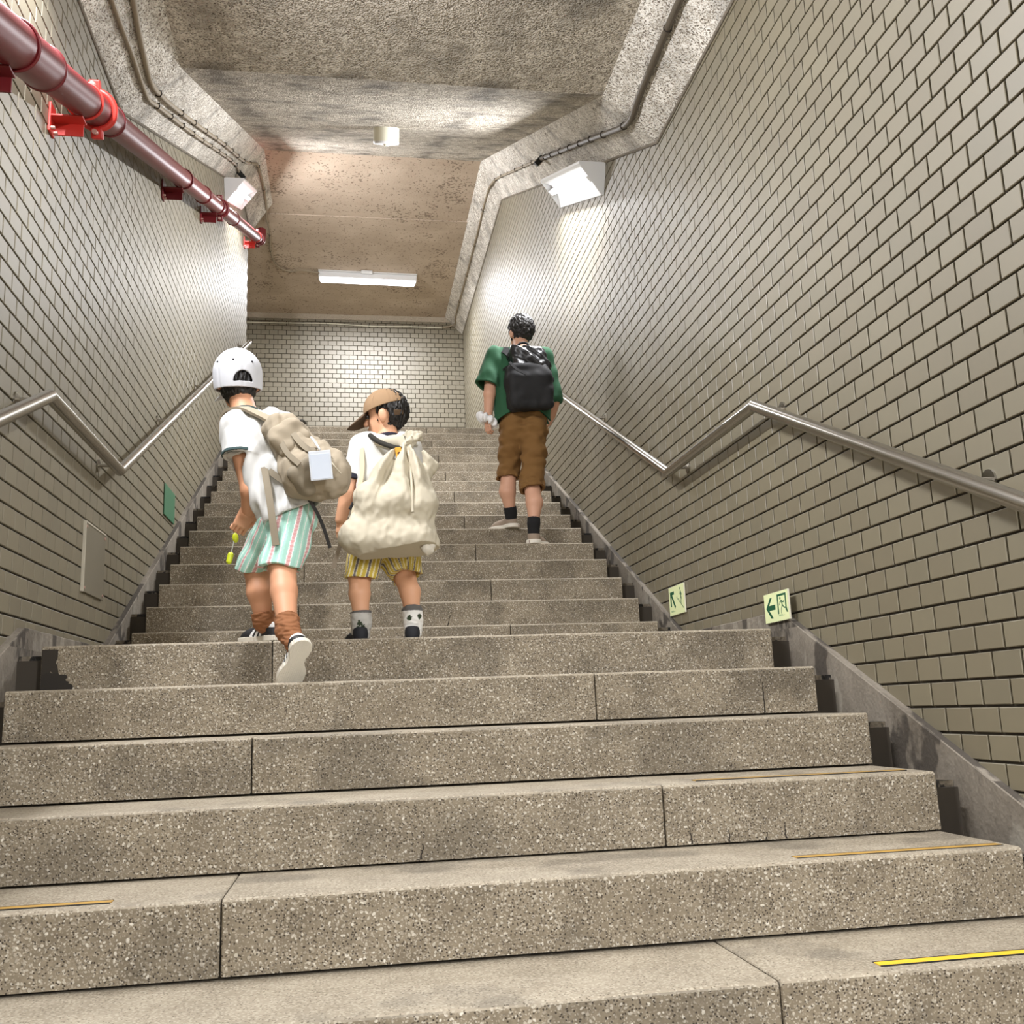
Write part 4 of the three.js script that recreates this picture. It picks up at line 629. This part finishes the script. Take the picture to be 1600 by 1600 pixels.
// ---------------------------------------------------------------- smaller boy with the sack, standing on the landing
{
  const B = [-0.24, 0, -0.33], g = group('person', 'small child in brown cap and yellow striped shorts under a big sack', 'person', B);
  const hf = frame([-0.230, 1.010, -0.400], [-0.95, -0.1, -0.25], [-0.16, 1, 0.06]), hs = 0.86;
  const shL = [-0.326, 0.866, -0.400], shR = [-0.124, 0.854, -0.380], elL = [-0.393, 0.656, -0.370], wrL = [-0.421, 0.537, -0.390], elR = [-0.082, 0.651, -0.440], wrR = [-0.120, 0.596, -0.520];
  const hipL = [-0.300, 0.425, -0.360], hipR = [-0.181, 0.424, -0.360], knL = [-0.344, 0.283, -0.360], knR = [-0.152, 0.297, -0.440], caL = [-0.345, 0.208, -0.320], caR = [-0.132, 0.220, -0.380], anL = [-0.338, 0.090, -0.310], anR = [-0.126, 0.097, -0.320];
  const handL = frame([-0.424, 0.533, -0.395], [-0.08, -1, -0.1], [-0.85, 0, 0.5]), handR = frame(wrR, [-0.4, 0.3, -0.8], [0.7, 0.5, 0]);
  const neck = cap([-0.213, 0.853, -0.380], [-0.220, 0.958, -0.390], 0.042, 0.04);
  const arms = uni(limb([shL, 0.038], [elL, 0.033], [wrL, 0.025]), limb([shR, 0.038], [elR, 0.032], [wrR, 0.024]));
  const legs = uni(limb([hipL, 0.062], [knL, 0.046], [caL, 0.043], [anL, 0.028], [[-0.338, 0.048, -0.310], 0.024]), limb([hipR, 0.062], [knR, 0.047], [caR, 0.043], [anR, 0.028], [[-0.127, 0.052, -0.320], 0.024]));
  const torso = sm(0.05, cap([-0.277, 0.812, -0.390], hipL, 0.06), cap([-0.166, 0.813, -0.390], hipR, 0.06), cap(shL, shR, 0.033), neck);
  part('body', joinIndexed([nets(uni(sm(0.025, torso, arms), legs), bounds([shL, shR, elL, wrL, elR, wrR, anL, anR, hipL], 0.09), 0.0065, B), nets(sm(0.015, headField(hf, hs), neck), bounds([hf.o], 0.15), 0.0032, B), nets(handField(handL, 0.62, 1, 0.55), bounds([handL.o], 0.11), 0.0026, B), nets(handField(handR, 0.62, -1, 0.8), bounds([handR.o], 0.11), 0.003, B)]), skinMat(214, 162, 128), g);
  faceBits(hf, hs, g, B);
  const side = (x, y, z) => Math.max(0.012 - z, y - 0.035, 0); // clear the face and ear
  part('hair', nets(fold(loc(hf, sub((x, y, z) => Math.max(ell([0, 0.016, -0.018], [0.075, 0.098, 0.094])(x, y, z), -0.085 - y + z * 0.3), uni((x, y, z) => Math.max(0.022 - z, y - 0.03), (x, y, z) => Math.max(Math.hypot((y + 0.022) / 1.35, z + 0.004) - 0.027, 0.045 - Math.abs(x))))), 0.004, [70, 24, 70], 6), bounds([hf.o], 0.13), 0.0033, B), M2.hair, g);
  const brown = cloth({ color: srgb(150, 122, 92) }), brownD = cloth({ color: srgb(92, 72, 52) });
  const cr = ell([0, 0.02, -0.008], [0.085, 0.096, 0.1]), ci = ell([0, 0.02, -0.008], [0.079, 0.09, 0.094]), rim = (x, y, z) => -(y - 0.03) - 0.0 + z * -0.16;
  const seam = (x, y, z) => { const a = Math.atan2(x, -z - 0.008), k = Math.abs(((a / (Math.PI / 3)) % 1 + 1.5) % 1 - 0.5) * 0.12; return -0.0014 * Math.max(0, 1 - k / 0.012); };
  const arch = (x, y, z) => Math.max(z + 0.02, Math.hypot(x / 0.034, (y - 0.012) / 0.05) * 0.04 - 0.04);
  const cp = part('cap', nets(loc(hf, sub((x, y, z) => Math.max(cr(x, y, z) - seam(x, y, z), -ci(x, y, z), 0.026 - y - z * 0.18), arch)), bounds([hf.o], 0.13), 0.0032, B), brown, g);
  const bill = (x, y, z) => Math.max(ell([0, 0, 0], [0.078, 0.006, 0.098])(x, y + x * x * 4 + (z) * 0.62, z), -(z - 0.0));
  part('bill', nets(loc(frame(hf.to(0, 0.018, 0.076), [hf.F.x, hf.F.y, hf.F.z], [hf.U.x, hf.U.y, hf.U.z]), bill), bounds([hf.to(0, 0, 0.1)], 0.14), 0.0032, B), brownD, cp);
  part('strap', nets(loc(hf, (x, y, z) => Math.max(Math.abs(cr(x, y, z) + 0.002) - 0.003, Math.abs(y + 0.012) - 0.011, z + 0.055)), bounds([hf.o], 0.13), 0.003, B), brownD, cp);
  // shirt with navy trim
  const wcl = cloth({ color: srgb(208, 207, 202) }), navy = cloth({ color: srgb(34, 34, 48) });
  const tor = sm(0.05, cap([-0.283, 0.832, -0.390], [-0.295, 0.427, -0.370], 0.075, 0.085), cap([-0.166, 0.833, -0.390], [-0.181, 0.426, -0.370], 0.075, 0.085), cap([-0.318, 0.875, -0.400], [-0.129, 0.868, -0.390], 0.05));
  const sL = cap([-0.329, 0.858, -0.400], [-0.374, 0.715, -0.380], 0.056, 0.05), sC = [-0.371, 0.726, -0.380], sN = [-0.22, -1, 0.05], sR = cutAt(cap(shR, [-0.091, 0.713, -0.420], 0.046), [-0.091, 0.713, -0.420], [0.2, -1, 0]);
  const hole = cap([-0.213, 0.888, -0.380], [-0.233, 1.034, -0.400], 0.046, 0.07);
  const st = part('shirt', nets(sub(sub(sm(0.02, cutAt(fold(tor, 0.006, [10, 6, 10], 41), [-0.241, 0.404, -0.370], [0, -1, 0]), cutAt(hollow(fold(sL, 0.005, [14, 9, 14], 4), 0.01), sC, sN), sR), hole), cap([-0.366, 0.738, -0.380], [-0.382, 0.650, -0.370], 0.04)), bounds([shL, shR, sC, hipL, hipR, [-0.070, 0.706, -0.390]], 0.11), 0.0048, B), wcl, g);
  part('sleeve_trim', nets(cutAt(cutAt(hollow(grow(sL, 0.003), 0.014), [-0.374, 0.706, -0.380], sN), sC, sN.map((v) => -v)), bounds([sC], 0.08), 0.0034, B), navy, st);
  part('neck_trim', nets(sub(cutAt(cutAt(grow(neck, 0.012), [-0.219, 0.882, -0.380], [0.1, -1, 0.1]), [-0.218, 0.908, -0.380], [-0.05, 1, -0.1]), neck), bounds([[-0.218, 0.894, -0.380]], 0.08), 0.0036, B), navy, st);
  // shorts, yellow with grey stripes
  const tL = cap([-0.303, 0.425, -0.360], [-0.342, 0.274, -0.350], 0.078, 0.068), tR = cap([-0.181, 0.424, -0.360], [-0.147, 0.300, -0.420], 0.08, 0.075), cL = [-0.344, 0.279, -0.350], cR = [-0.143, 0.300, -0.400];
  const fl = cap([-0.203, 0.346, -0.390], [-0.183, 0.267, -0.420], 0.04, 0.022);
  const sh = fold(sm(0.03, cutAt(tL, cL, [-0.05, -1, 0]), cutAt(tR, cR, [0.0, -1, 0.15]), fl), 0.007, [12, 6, 12], 60);
  const Y = srgb(196, 172, 72), Yl = srgb(226, 218, 180), G = srgb(112, 106, 112), stripe = (x, y, z) => { const left = x < -0.24, cx = left ? tL && lerp([-0.303, 0.425, -0.360][0], cL[0], clamp((0.42 - y) / 0.15)) : lerp([-0.181, 0.424, -0.360][0], cR[0], clamp((0.42 - y) / 0.15)), a = Math.atan2(x - cx, z + 0.37), s = (a * 0.075 / 0.046 % 1 + 1) % 1, m = Math.abs(s - 0.5) * 0.046; return m < 0.0042 ? G : m < 0.0075 ? Yl : m > 0.02 ? Yl : Y; };
  part('shorts', nets(sub(sh, uni(cap(knL, [cL[0], cL[1] - 0.02, cL[2]], 0.05, 0.058), cap(knR, [cR[0], cR[1] - 0.02, cR[2]], 0.05, 0.06))), bounds([hipL, hipR, cL, cR, [-0.183, 0.262, -0.420]], 0.1), 0.0036, B, stripe), painted(), g);
  const bk = std({ color: srgb(26, 28, 34), roughness: 0.75 }), soleM = std({ color: srgb(30, 30, 32), roughness: 0.7 });
  for (const [an, ca, low, heel, right] of [[anL, caL, [-0.341, 0.043, -0.315], [-0.333, 0.001, -0.245], 0], [anR, caR, [-0.127, 0.044, -0.320], [-0.132, 0.001, -0.25], 1]]) {
    const top = [lerp(an[0], ca[0], 0.36), lerp(an[1], ca[1], 0.36), lerp(an[2], ca[2], 0.36)];
    const blots = right ? [[-0.017, 0.1], [0.025, 0.107], [-0.012, 0.04]] : [[-0.008, 0.082], [0.004, 0.068], [-0.014, 0.06]];
    const inkS = (x, y, z) => { if (y > top[1] - 0.008) return srgb(96, 94, 92); for (const [a, b] of blots) if (Math.hypot((x - an[0] - a) * 1.2, y - b) < 0.011 + 0.004 * noise3(x * 90, y * 90, 2)) return srgb(44, 56, 36); return right ? srgb(226, 225, 220) : srgb(182, 180, 174); };
    part('sock', nets(cutAt(fold(limb([top, 0.044], [an, 0.04], [low, 0.038]), 0.002, [30, 50, 30]), top, [ca[0] - an[0], ca[1] - an[1], ca[2] - an[2]]), bounds([top, low], 0.06), 0.0034, B, inkS), painted(), g);
    const fr = frame(heel, [right ? 0.02 : -0.3, 0, -1], [0, 1, 0]), { sole, upper } = shoeFields(fr, 0.185, 0.052), u = part('shoe', nets(upper, bounds([fr.o, fr.to(0, 0.07, 0.1), fr.to(0, 0, 0.2)], 0.06), 0.0032, B), bk, g); part('sole', nets(sole, bounds([fr.o, fr.to(0, 0, 0.2)], 0.06), 0.0032, B), soleM, u);
  }
}
// the big drawstring sack on his back
{
  const B = [-0.212, 0.562, -0.220], g = group('drawstring_sack', 'large cream canvas drawstring sack on the smaller child', 'bag', B), cream = cloth({ color: srgb(192, 184, 164) }), top = [-0.148, 0.835, -0.250];
  const base = sm(0.07, cap([-0.324, 0.430, -0.200], [-0.121, 0.416, -0.190], 0.085, 0.088), cap([-0.284, 0.572, -0.200], [-0.113, 0.569, -0.190], 0.085, 0.088), cap([-0.231, 0.709, -0.240], [-0.098, 0.694, -0.220], 0.075, 0.075), cap([-0.148, 0.815, -0.260], [-0.150, 0.706, -0.250], 0.03, 0.06), cap([-0.375, 0.441, -0.230], [-0.344, 0.421, -0.210], 0.04, 0.05), cap([-0.058, 0.379, -0.200], [-0.079, 0.374, -0.200], 0.028, 0.04));
  const pleat = (x, y, z) => { const d = base(x, y, z); if (Math.abs(d) > 0.06) return d; const dy = top[1] - y, a = Math.atan2(x - top[0], Math.max(dy, 0.02) + 0.05), fade = smooth(0.36, 0.12, dy) * smooth(-0.03, 0.05, dy), s = Math.sin(a * 15 + 1.1 + noise3(x * 6, y * 3, 0) * 1.4); return d + fade * (0.017 * s + 0.018 * Math.max(0, s - 0.55)) + 0.008 * noise3(x * 9, y * 7, z * 9 + 4) + 0.003 * noise3(x * 26, y * 20, z * 26); };
  part('bag', nets(cutAt(pleat, [-0.247, 0.350, -0.200], [0.12, -1, 0.25]), bounds([[-0.401, 0.412, -0.200], [-0.030, 0.694, -0.200], top, [-0.059, 0.347, -0.200]], 0.11), 0.0045, B), cream, g);
  const ruffle = (x, y, z) => { const a = Math.atan2(z - top[2], x - top[0]); return 0.006 * Math.sin(a * 6); };
  part('gathered_mouth', nets((x, y, z) => sm(0.02, cap([-0.148, 0.810, -0.260], [-0.130, 0.872, -0.280], 0.02, 0.03), cap([-0.265, 0.862, -0.310], [-0.151, 0.860, -0.300], 0.02, 0.026))(x, y, z) + ruffle(x, y, z), bounds([[-0.146, 0.855, -0.280], [-0.260, 0.859, -0.300]], 0.08), 0.004, B), cream, g);
  part('gathered_mouth', nets(fold(cap([-0.132, 0.846, -0.250], [-0.097, 0.875, -0.270], 0.02, 0.022), 0.01, [30, 30, 30], 3), bounds([[-0.117, 0.861, -0.260]], 0.06), 0.004, B), cream, g);
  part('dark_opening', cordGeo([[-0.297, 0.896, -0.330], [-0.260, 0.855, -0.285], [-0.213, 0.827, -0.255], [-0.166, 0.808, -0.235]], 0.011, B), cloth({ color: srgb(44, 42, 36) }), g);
  const lab = part('leather_tab', rbox(0.026, 0.05, 0.008, 0.003, [-0.181, 0.783, -0.205].map((v, i) => v - B[i]), [0.1, 0, 0.12]), std({ color: srgb(226, 160, 44), roughness: 0.5 }), g);
  part('tab_hole', new THREE.SphereGeometry(1, 12, 8).scale(0.008, 0.006, 0.004).translate(...[-0.178, 0.782, -0.200].map((v, i) => v - B[i])), std({ color: srgb(70, 40, 18) }), lab);
  part('drawcord', cordGeo([[-0.139, 0.800, -0.225], [-0.135, 0.715, -0.175], [-0.133, 0.606, -0.115], [-0.133, 0.510, -0.100]], 0.0055, B), cream, g);
  part('side_strap', strapGeo([[-0.330, 0.839, -0.330], [-0.331, 0.718, -0.300], [-0.353, 0.619, -0.290], [-0.375, 0.513, -0.270]], 0.02, 0.005, B, [-0.6, 0, 1]), cloth({ color: srgb(196, 186, 160) }), g);
  part('buckle', rbox(0.03, 0.035, 0.014, 0.004, [-0.369, 0.572, -0.290].map((v, i) => v - B[i]), [0, 0, -0.5]), std({ color: srgb(30, 30, 32), roughness: 0.4 }), g);
  part('loose_strap', strapGeo([[-0.409, 0.441, -0.260], [-0.422, 0.408, -0.250], [-0.435, 0.365, -0.250], [-0.451, 0.307, -0.250]], 0.017, 0.003, B, [-0.1, 0, 1]), cloth({ color: srgb(140, 128, 112) }), g);
  part('corner_patch', nets(fold(cap([-0.072, 0.368, -0.160], [-0.055, 0.385, -0.170], 0.024, 0.02), 0.005, [30, 30, 30]), bounds([[-0.066, 0.374, -0.165]], 0.06), 0.004, B), cloth({ color: srgb(206, 200, 186) }), g);
}

// ---------------------------------------------------------------- adult near the right wall, further up
{
  const B = [0.86, 0.85, -3.0], g = group('person', 'dark-haired person in green shirt and brown rolled trousers climbing', 'person', B);
  const hf = frame([0.885, 2.495, -3.080], [-0.4, 0.12, -0.9], [0, 1, 0.1]), hs = 0.98;
  const shL = [0.672, 2.284, -3.030], shR = [1.058, 2.283, -3.030], elL = [0.620, 1.972, -2.970], wrL = [0.610, 1.811, -3.000], elR = [1.119, 1.961, -3.020], wrR = [1.111, 1.863, -3.150];
  const hipL = [0.800, 1.735, -3.030], hipR = [0.937, 1.728, -3.000], knL = [0.772, 1.431, -3.160], knR = [0.902, 1.320, -2.980], caL = [0.755, 1.283, -3.150], caR = [0.910, 1.154, -2.930], anL = [0.780, 1.138, -3.190], anR = [0.895, 0.998, -2.910];
  const handL = frame([0.610, 1.802, -3.000], [-0.06, -1, -0.12], [-0.8, 0, 0.6]), handR = frame(wrR, [-0.1, -0.3, -0.95], [0.9, 0.2, 0]);
  const neck = cap([0.879, 2.294, -3.030], [0.882, 2.445, -3.070], 0.06, 0.055);
  const arms = uni(limb([shL, 0.052], [elL, 0.043], [wrL, 0.03]), limb([shR, 0.05], [elR, 0.042], [wrR, 0.03]));
  const fL = frame([0.812, 1.021, -3.17], [-0.55, 0, -0.84], [0, 1, 0]), fR = frame([0.872, 0.851, -2.875], [0.45, 0, -0.9], [0, 1, 0]);
  const legs = uni(limb([hipL, 0.065], [knL, 0.056], [caL, 0.06], [anL, 0.034], [fL.to(0, 0.06, 0.05), 0.03]), limb([hipR, 0.065], [knR, 0.056], [caR, 0.06], [anR, 0.034], [fR.to(0, 0.06, 0.05), 0.03]));
  const torso = sm(0.06, cap([0.791, 2.174, -3.050], hipL, 0.09), cap([0.958, 2.174, -3.040], hipR, 0.09), cap(shL, shR, 0.05), neck);
  part('body', joinIndexed([nets(uni(sm(0.03, torso, arms), legs), bounds([shL, shR, elL, wrL, elR, wrR, anL, anR, hipL], 0.13), 0.009, B), nets(sm(0.02, headField(hf, hs), neck), bounds([hf.o], 0.17), 0.0045, B), nets(handField(handL, 0.86, 1, 0.6), bounds([handL.o], 0.15), 0.0036, B), nets(handField(handR, 0.86, 1, 0.6), bounds([handR.o], 0.15), 0.0045, B)]), skinMat(206, 158, 132), g);
  faceBits(hf, hs, g, B);
  part('hair', nets(fold(fold(loc(hf, sub((x, y, z) => Math.max(ell([0, 0.022, -0.016], [0.094, 0.116, 0.112])(x, y, z), -0.1 - y + z * 0.3), uni((x, y, z) => Math.max(0.04 - z, y - 0.04), (x, y, z) => Math.hypot((y + 0.03) / 1.3, z) - 0.026))), 0.007, [26, 20, 26], 6), 0.004, [70, 40, 70], 2), bounds([hf.o], 0.17), 0.0045, B), std({ color: srgb(30, 26, 24), roughness: 0.6 }), g);
  // green shirt, loose sleeves
  const green = cloth({ color: srgb(38, 84, 56) });
  const tor = sm(0.08, cap([0.771, 2.195, -3.040], [0.776, 1.771, -3.020], 0.115, 0.125), cap([0.957, 2.195, -3.030], [0.945, 1.770, -3.010], 0.115, 0.125), cap([0.686, 2.285, -3.030], [1.048, 2.293, -3.030], 0.062));
  const sL = cap([0.677, 2.274, -3.030], [0.598, 2.015, -2.970], 0.075, 0.086), sC = [0.599, 2.030, -2.970], sN = [-0.32, -1, 0.15], sRr = cap([1.047, 2.273, -3.030], [1.094, 1.961, -3.020], 0.075, 0.075), sRc = [1.092, 1.912, -3.020];
  const hem = (x, y, z) => { const dx = x - 0.87; return (1.835 - 1.6 * dx * dx - y) * 0.8; };
  const t2 = (x, y, z) => Math.max(hollow(fold(tor, 0.014, [7, 4, 7], 71), 0.02)(x, y, z), hem(x, y, z));
  const hole = cap([0.880, 2.329, -3.030], [0.885, 2.490, -3.080], 0.066, 0.09);
  part('shirt', nets(sub(sub(sm(0.03, t2, cutAt(hollow(fold(sL, 0.012, [9, 6, 9], 14), 0.016), sC, sN), cutAt(hollow(fold(sRr, 0.008, [9, 6, 9], 24), 0.016), sRc, [0.15, -1, 0])), hole), uni(cap([0.627, 2.101, -2.990], [0.581, 1.943, -2.960], 0.055, 0.075), cap([1.090, 2.070, -3.020], [1.093, 1.823, -3.020], 0.05, 0.06))), bounds([shL, shR, sC, sRc, hipL, hipR, [0.514, 2.019, -2.970]], 0.16), 0.0068, B), green, g);
  // trousers rolled below the knee
  const pants = cloth({ color: srgb(122, 88, 46) }), cL = [0.765, 1.387, -3.160], cR = [0.905, 1.254, -2.960];
  const tL = sm(0.03, cap([0.805, 1.735, -3.030], [0.777, 1.575, -3.100], 0.106, 0.086), cap([0.777, 1.575, -3.100], [0.772, 1.445, -3.160], 0.086, 0.076), cap([0.772, 1.445, -3.160], cL, 0.078, 0.082), cap([0.816, 1.820, -3.020], [0.814, 1.716, -3.030], 0.105)), tR = sm(0.03, cap([0.932, 1.728, -3.000], [0.932, 1.532, -2.990], 0.106, 0.088), cap([0.932, 1.532, -2.990], [0.909, 1.355, -2.985], 0.088, 0.082), cap([0.906, 1.356, -2.990], cR, 0.084, 0.088), cap([0.928, 1.818, -3.010], [0.931, 1.708, -3.000], 0.105));
  const pants2 = cutAt(fold(sm(0.014, cutAt(tL, cL, [-0.05, -1, 0.1]), cutAt(tR, cR, [0.1, -1, 0.25])), 0.011, [8, 14, 8], 90), [0.884, 1.951, -3.000], [0, 1, 0]);
  const pm = part('trousers', nets(sub(pants2, uni(cap([0.766, 1.411, -3.160], [0.755, 1.274, -3.150], 0.066, 0.075), cap([0.907, 1.279, -2.965], [0.907, 1.156, -2.940], 0.07, 0.08))), bounds([hipL, hipR, cL, cR, knL, knR], 0.15), 0.0066, B), pants, g);
  for (const [c, n, r, q] of [[cL, [-0.05, -1, 0.1], 0.086, 1], [cR, [0.1, -1, 0.25], 0.092, 5]]) { const up = [c[0] - n[0] * 0.055, c[1] - n[1] * 0.055, c[2] - n[2] * 0.055]; part('rolled_cuff', nets(cutAt(cutAt(hollow(fold(cap(up, [c[0] + n[0] * 0.04, c[1] + n[1] * 0.04, c[2] + n[2] * 0.04], r), 0.005, [16, 26, 16], q), 0.018), c, n), up, n.map((v) => -v)), bounds([c, up], 0.13), 0.0055, B), pants, pm); }
  const sockM = cloth({ color: srgb(20, 20, 22) });
  for (const [an, ca, fr] of [[anL, caL, fL], [anR, caR, fR]]) {
    const top = [lerp(an[0], ca[0], 0.25), lerp(an[1], ca[1], 0.25), lerp(an[2], ca[2], 0.25)], low = fr.to(0, 0.06, 0.05);
    part('sock', nets(cutAt(limb([top, 0.047], [an, 0.044], [low, 0.042]), top, [ca[0] - an[0], ca[1] - an[1], ca[2] - an[2]]), bounds([top, low], 0.07), 0.005, B), sockM, g);
    const { sole, upper, k } = shoeFields(fr, 0.265, 0.058), u = part('shoe', nets(upper, bounds([fr.o, fr.to(0, 0.09, 0.1), fr.to(0, 0, 0.27)], 0.07), 0.0045, B), cloth({ color: srgb(148, 132, 116) }), g), so = part('sole', nets(sole, bounds([fr.o, fr.to(0, 0, 0.27)], 0.07), 0.0042, B), std({ color: srgb(222, 216, 204), roughness: 0.6 }), u);
    const p = fr.to(0, 0.012, -0.003); part('heel_patch', rbox(0.042, 0.02, 0.006, 0.002, [p[0] - B[0], p[1] - B[1], p[2] - B[2]]), std({ color: srgb(96, 44, 30), roughness: 0.6 }), u);
  }
  // white scrunchie round the wrist
  const w = [0.600, 1.782, -3.000], sc = part('scrunchie', nets((x, y, z) => { const dx = x - w[0], dz = z - w[2], a = Math.atan2(dz, dx), yy = y - w[1] + dx * 0.45; return Math.hypot(Math.hypot(dx, dz) - 0.045, yy * 0.9) - 0.026 + 0.008 * Math.sin(a * 9 + yy * 40); }, bounds([w], 0.11), 0.0045, B), cloth({ color: srgb(236, 236, 238) }), g);
}
// the adult's backpack
{
  const B = [0.868, 2.005, -2.840], g = group('backpack', 'large black backpack with a sagging grey top', 'backpack', B), black = std({ color: srgb(24, 24, 26), roughness: 0.78 }), sheen = std({ color: srgb(24, 24, 26), roughness: 0.36 });
  const fr = frame([0.890, 2.002, -2.830], [0.1, -0.12, 1], [-0.08, 1, 0]);
  part('main_bag', nets(fold(loc(fr, sm(0.05, rbx([0, -0.055, -0.02], [0.162, 0.135, 0.1], 0.045), rbx([0, 0.07, -0.03], [0.15, 0.08, 0.085], 0.045))), 0.006, [9, 9, 9], 33), bounds([fr.to(0, 0, 0)], 0.26), 0.006, B), black, g);
  const tf = frame([0.905, 2.174, -2.850], [0.12, 0.25, 1], [-0.12, 1, 0]);
  const bump = (v, w) => Math.exp(-(v / w) * (v / w)), ridge = (x, y, z) => -0.02 * bump(x * 0.75 - y * 0.66, 0.02) - 0.012 * bump(x * 0.75 - y * 0.66 + 0.07, 0.016) + 0.012 * bump(x * 0.6 - y * 0.8 - 0.045, 0.025);
  part('top_lid', nets(fold(loc(tf, (x, y, z) => rbx([0.005, 0.012, -0.03], [0.135, 0.105, 0.085], 0.04)(x, y, z) + ridge(x, y, z)), 0.007, [14, 14, 14], 43), bounds([tf.o], 0.24), 0.0055, B), sheen, g);
  part('lid_edge', strapGeo([[0.737, 2.132, -2.745], [0.786, 2.073, -2.725], [0.852, 2.033, -2.715]], 0.02, 0.006, B, [0, 0.3, 1]), sheen, g);
  part('carry_handle', cordGeo([[0.819, 2.300, -2.930], [0.848, 2.341, -2.920], [0.896, 2.347, -2.920], [0.927, 2.308, -2.920]], 0.009, B), black, g);
  part('shoulder_strap', strapGeo([[0.780, 2.231, -2.880], [0.746, 2.296, -2.950], [0.726, 2.320, -3.030], [0.738, 2.289, -3.120], [0.751, 2.108, -3.150]], 0.06, 0.014, B, (t) => [-0.4, 0.8 - t, 0.5 - t * 1.3]), black, g);
  part('shoulder_strap', strapGeo([[0.951, 2.244, -2.880], [0.990, 2.311, -2.950], [1.026, 2.332, -3.030], [1.041, 2.295, -3.120], [1.024, 2.113, -3.150]], 0.06, 0.014, B, (t) => [0.4, 0.8 - t, 0.5 - t * 1.3]), black, g);
  part('side_buckle', rbox(0.02, 0.03, 0.05, 0.005, [1.066, 2.044, -2.860].map((v, i) => v - B[i])), black, g);
  part('side_webbing', strapGeo([[1.054, 2.133, -2.850], [1.058, 2.056, -2.840], [1.053, 1.950, -2.840]], 0.02, 0.005, B, [1, 0, 0.4]), black, g);
  part('side_strap', strapGeo([[0.714, 2.129, -2.900], [0.746, 2.134, -2.830], [0.786, 2.103, -2.770]], 0.016, 0.005, B, [-0.3, 0, 1]), black, g);
}

scene.traverse((o) => { if (o.isMesh) { o.castShadow = true; o.receiveShadow = true; } });
renderer.render(scene, camera);
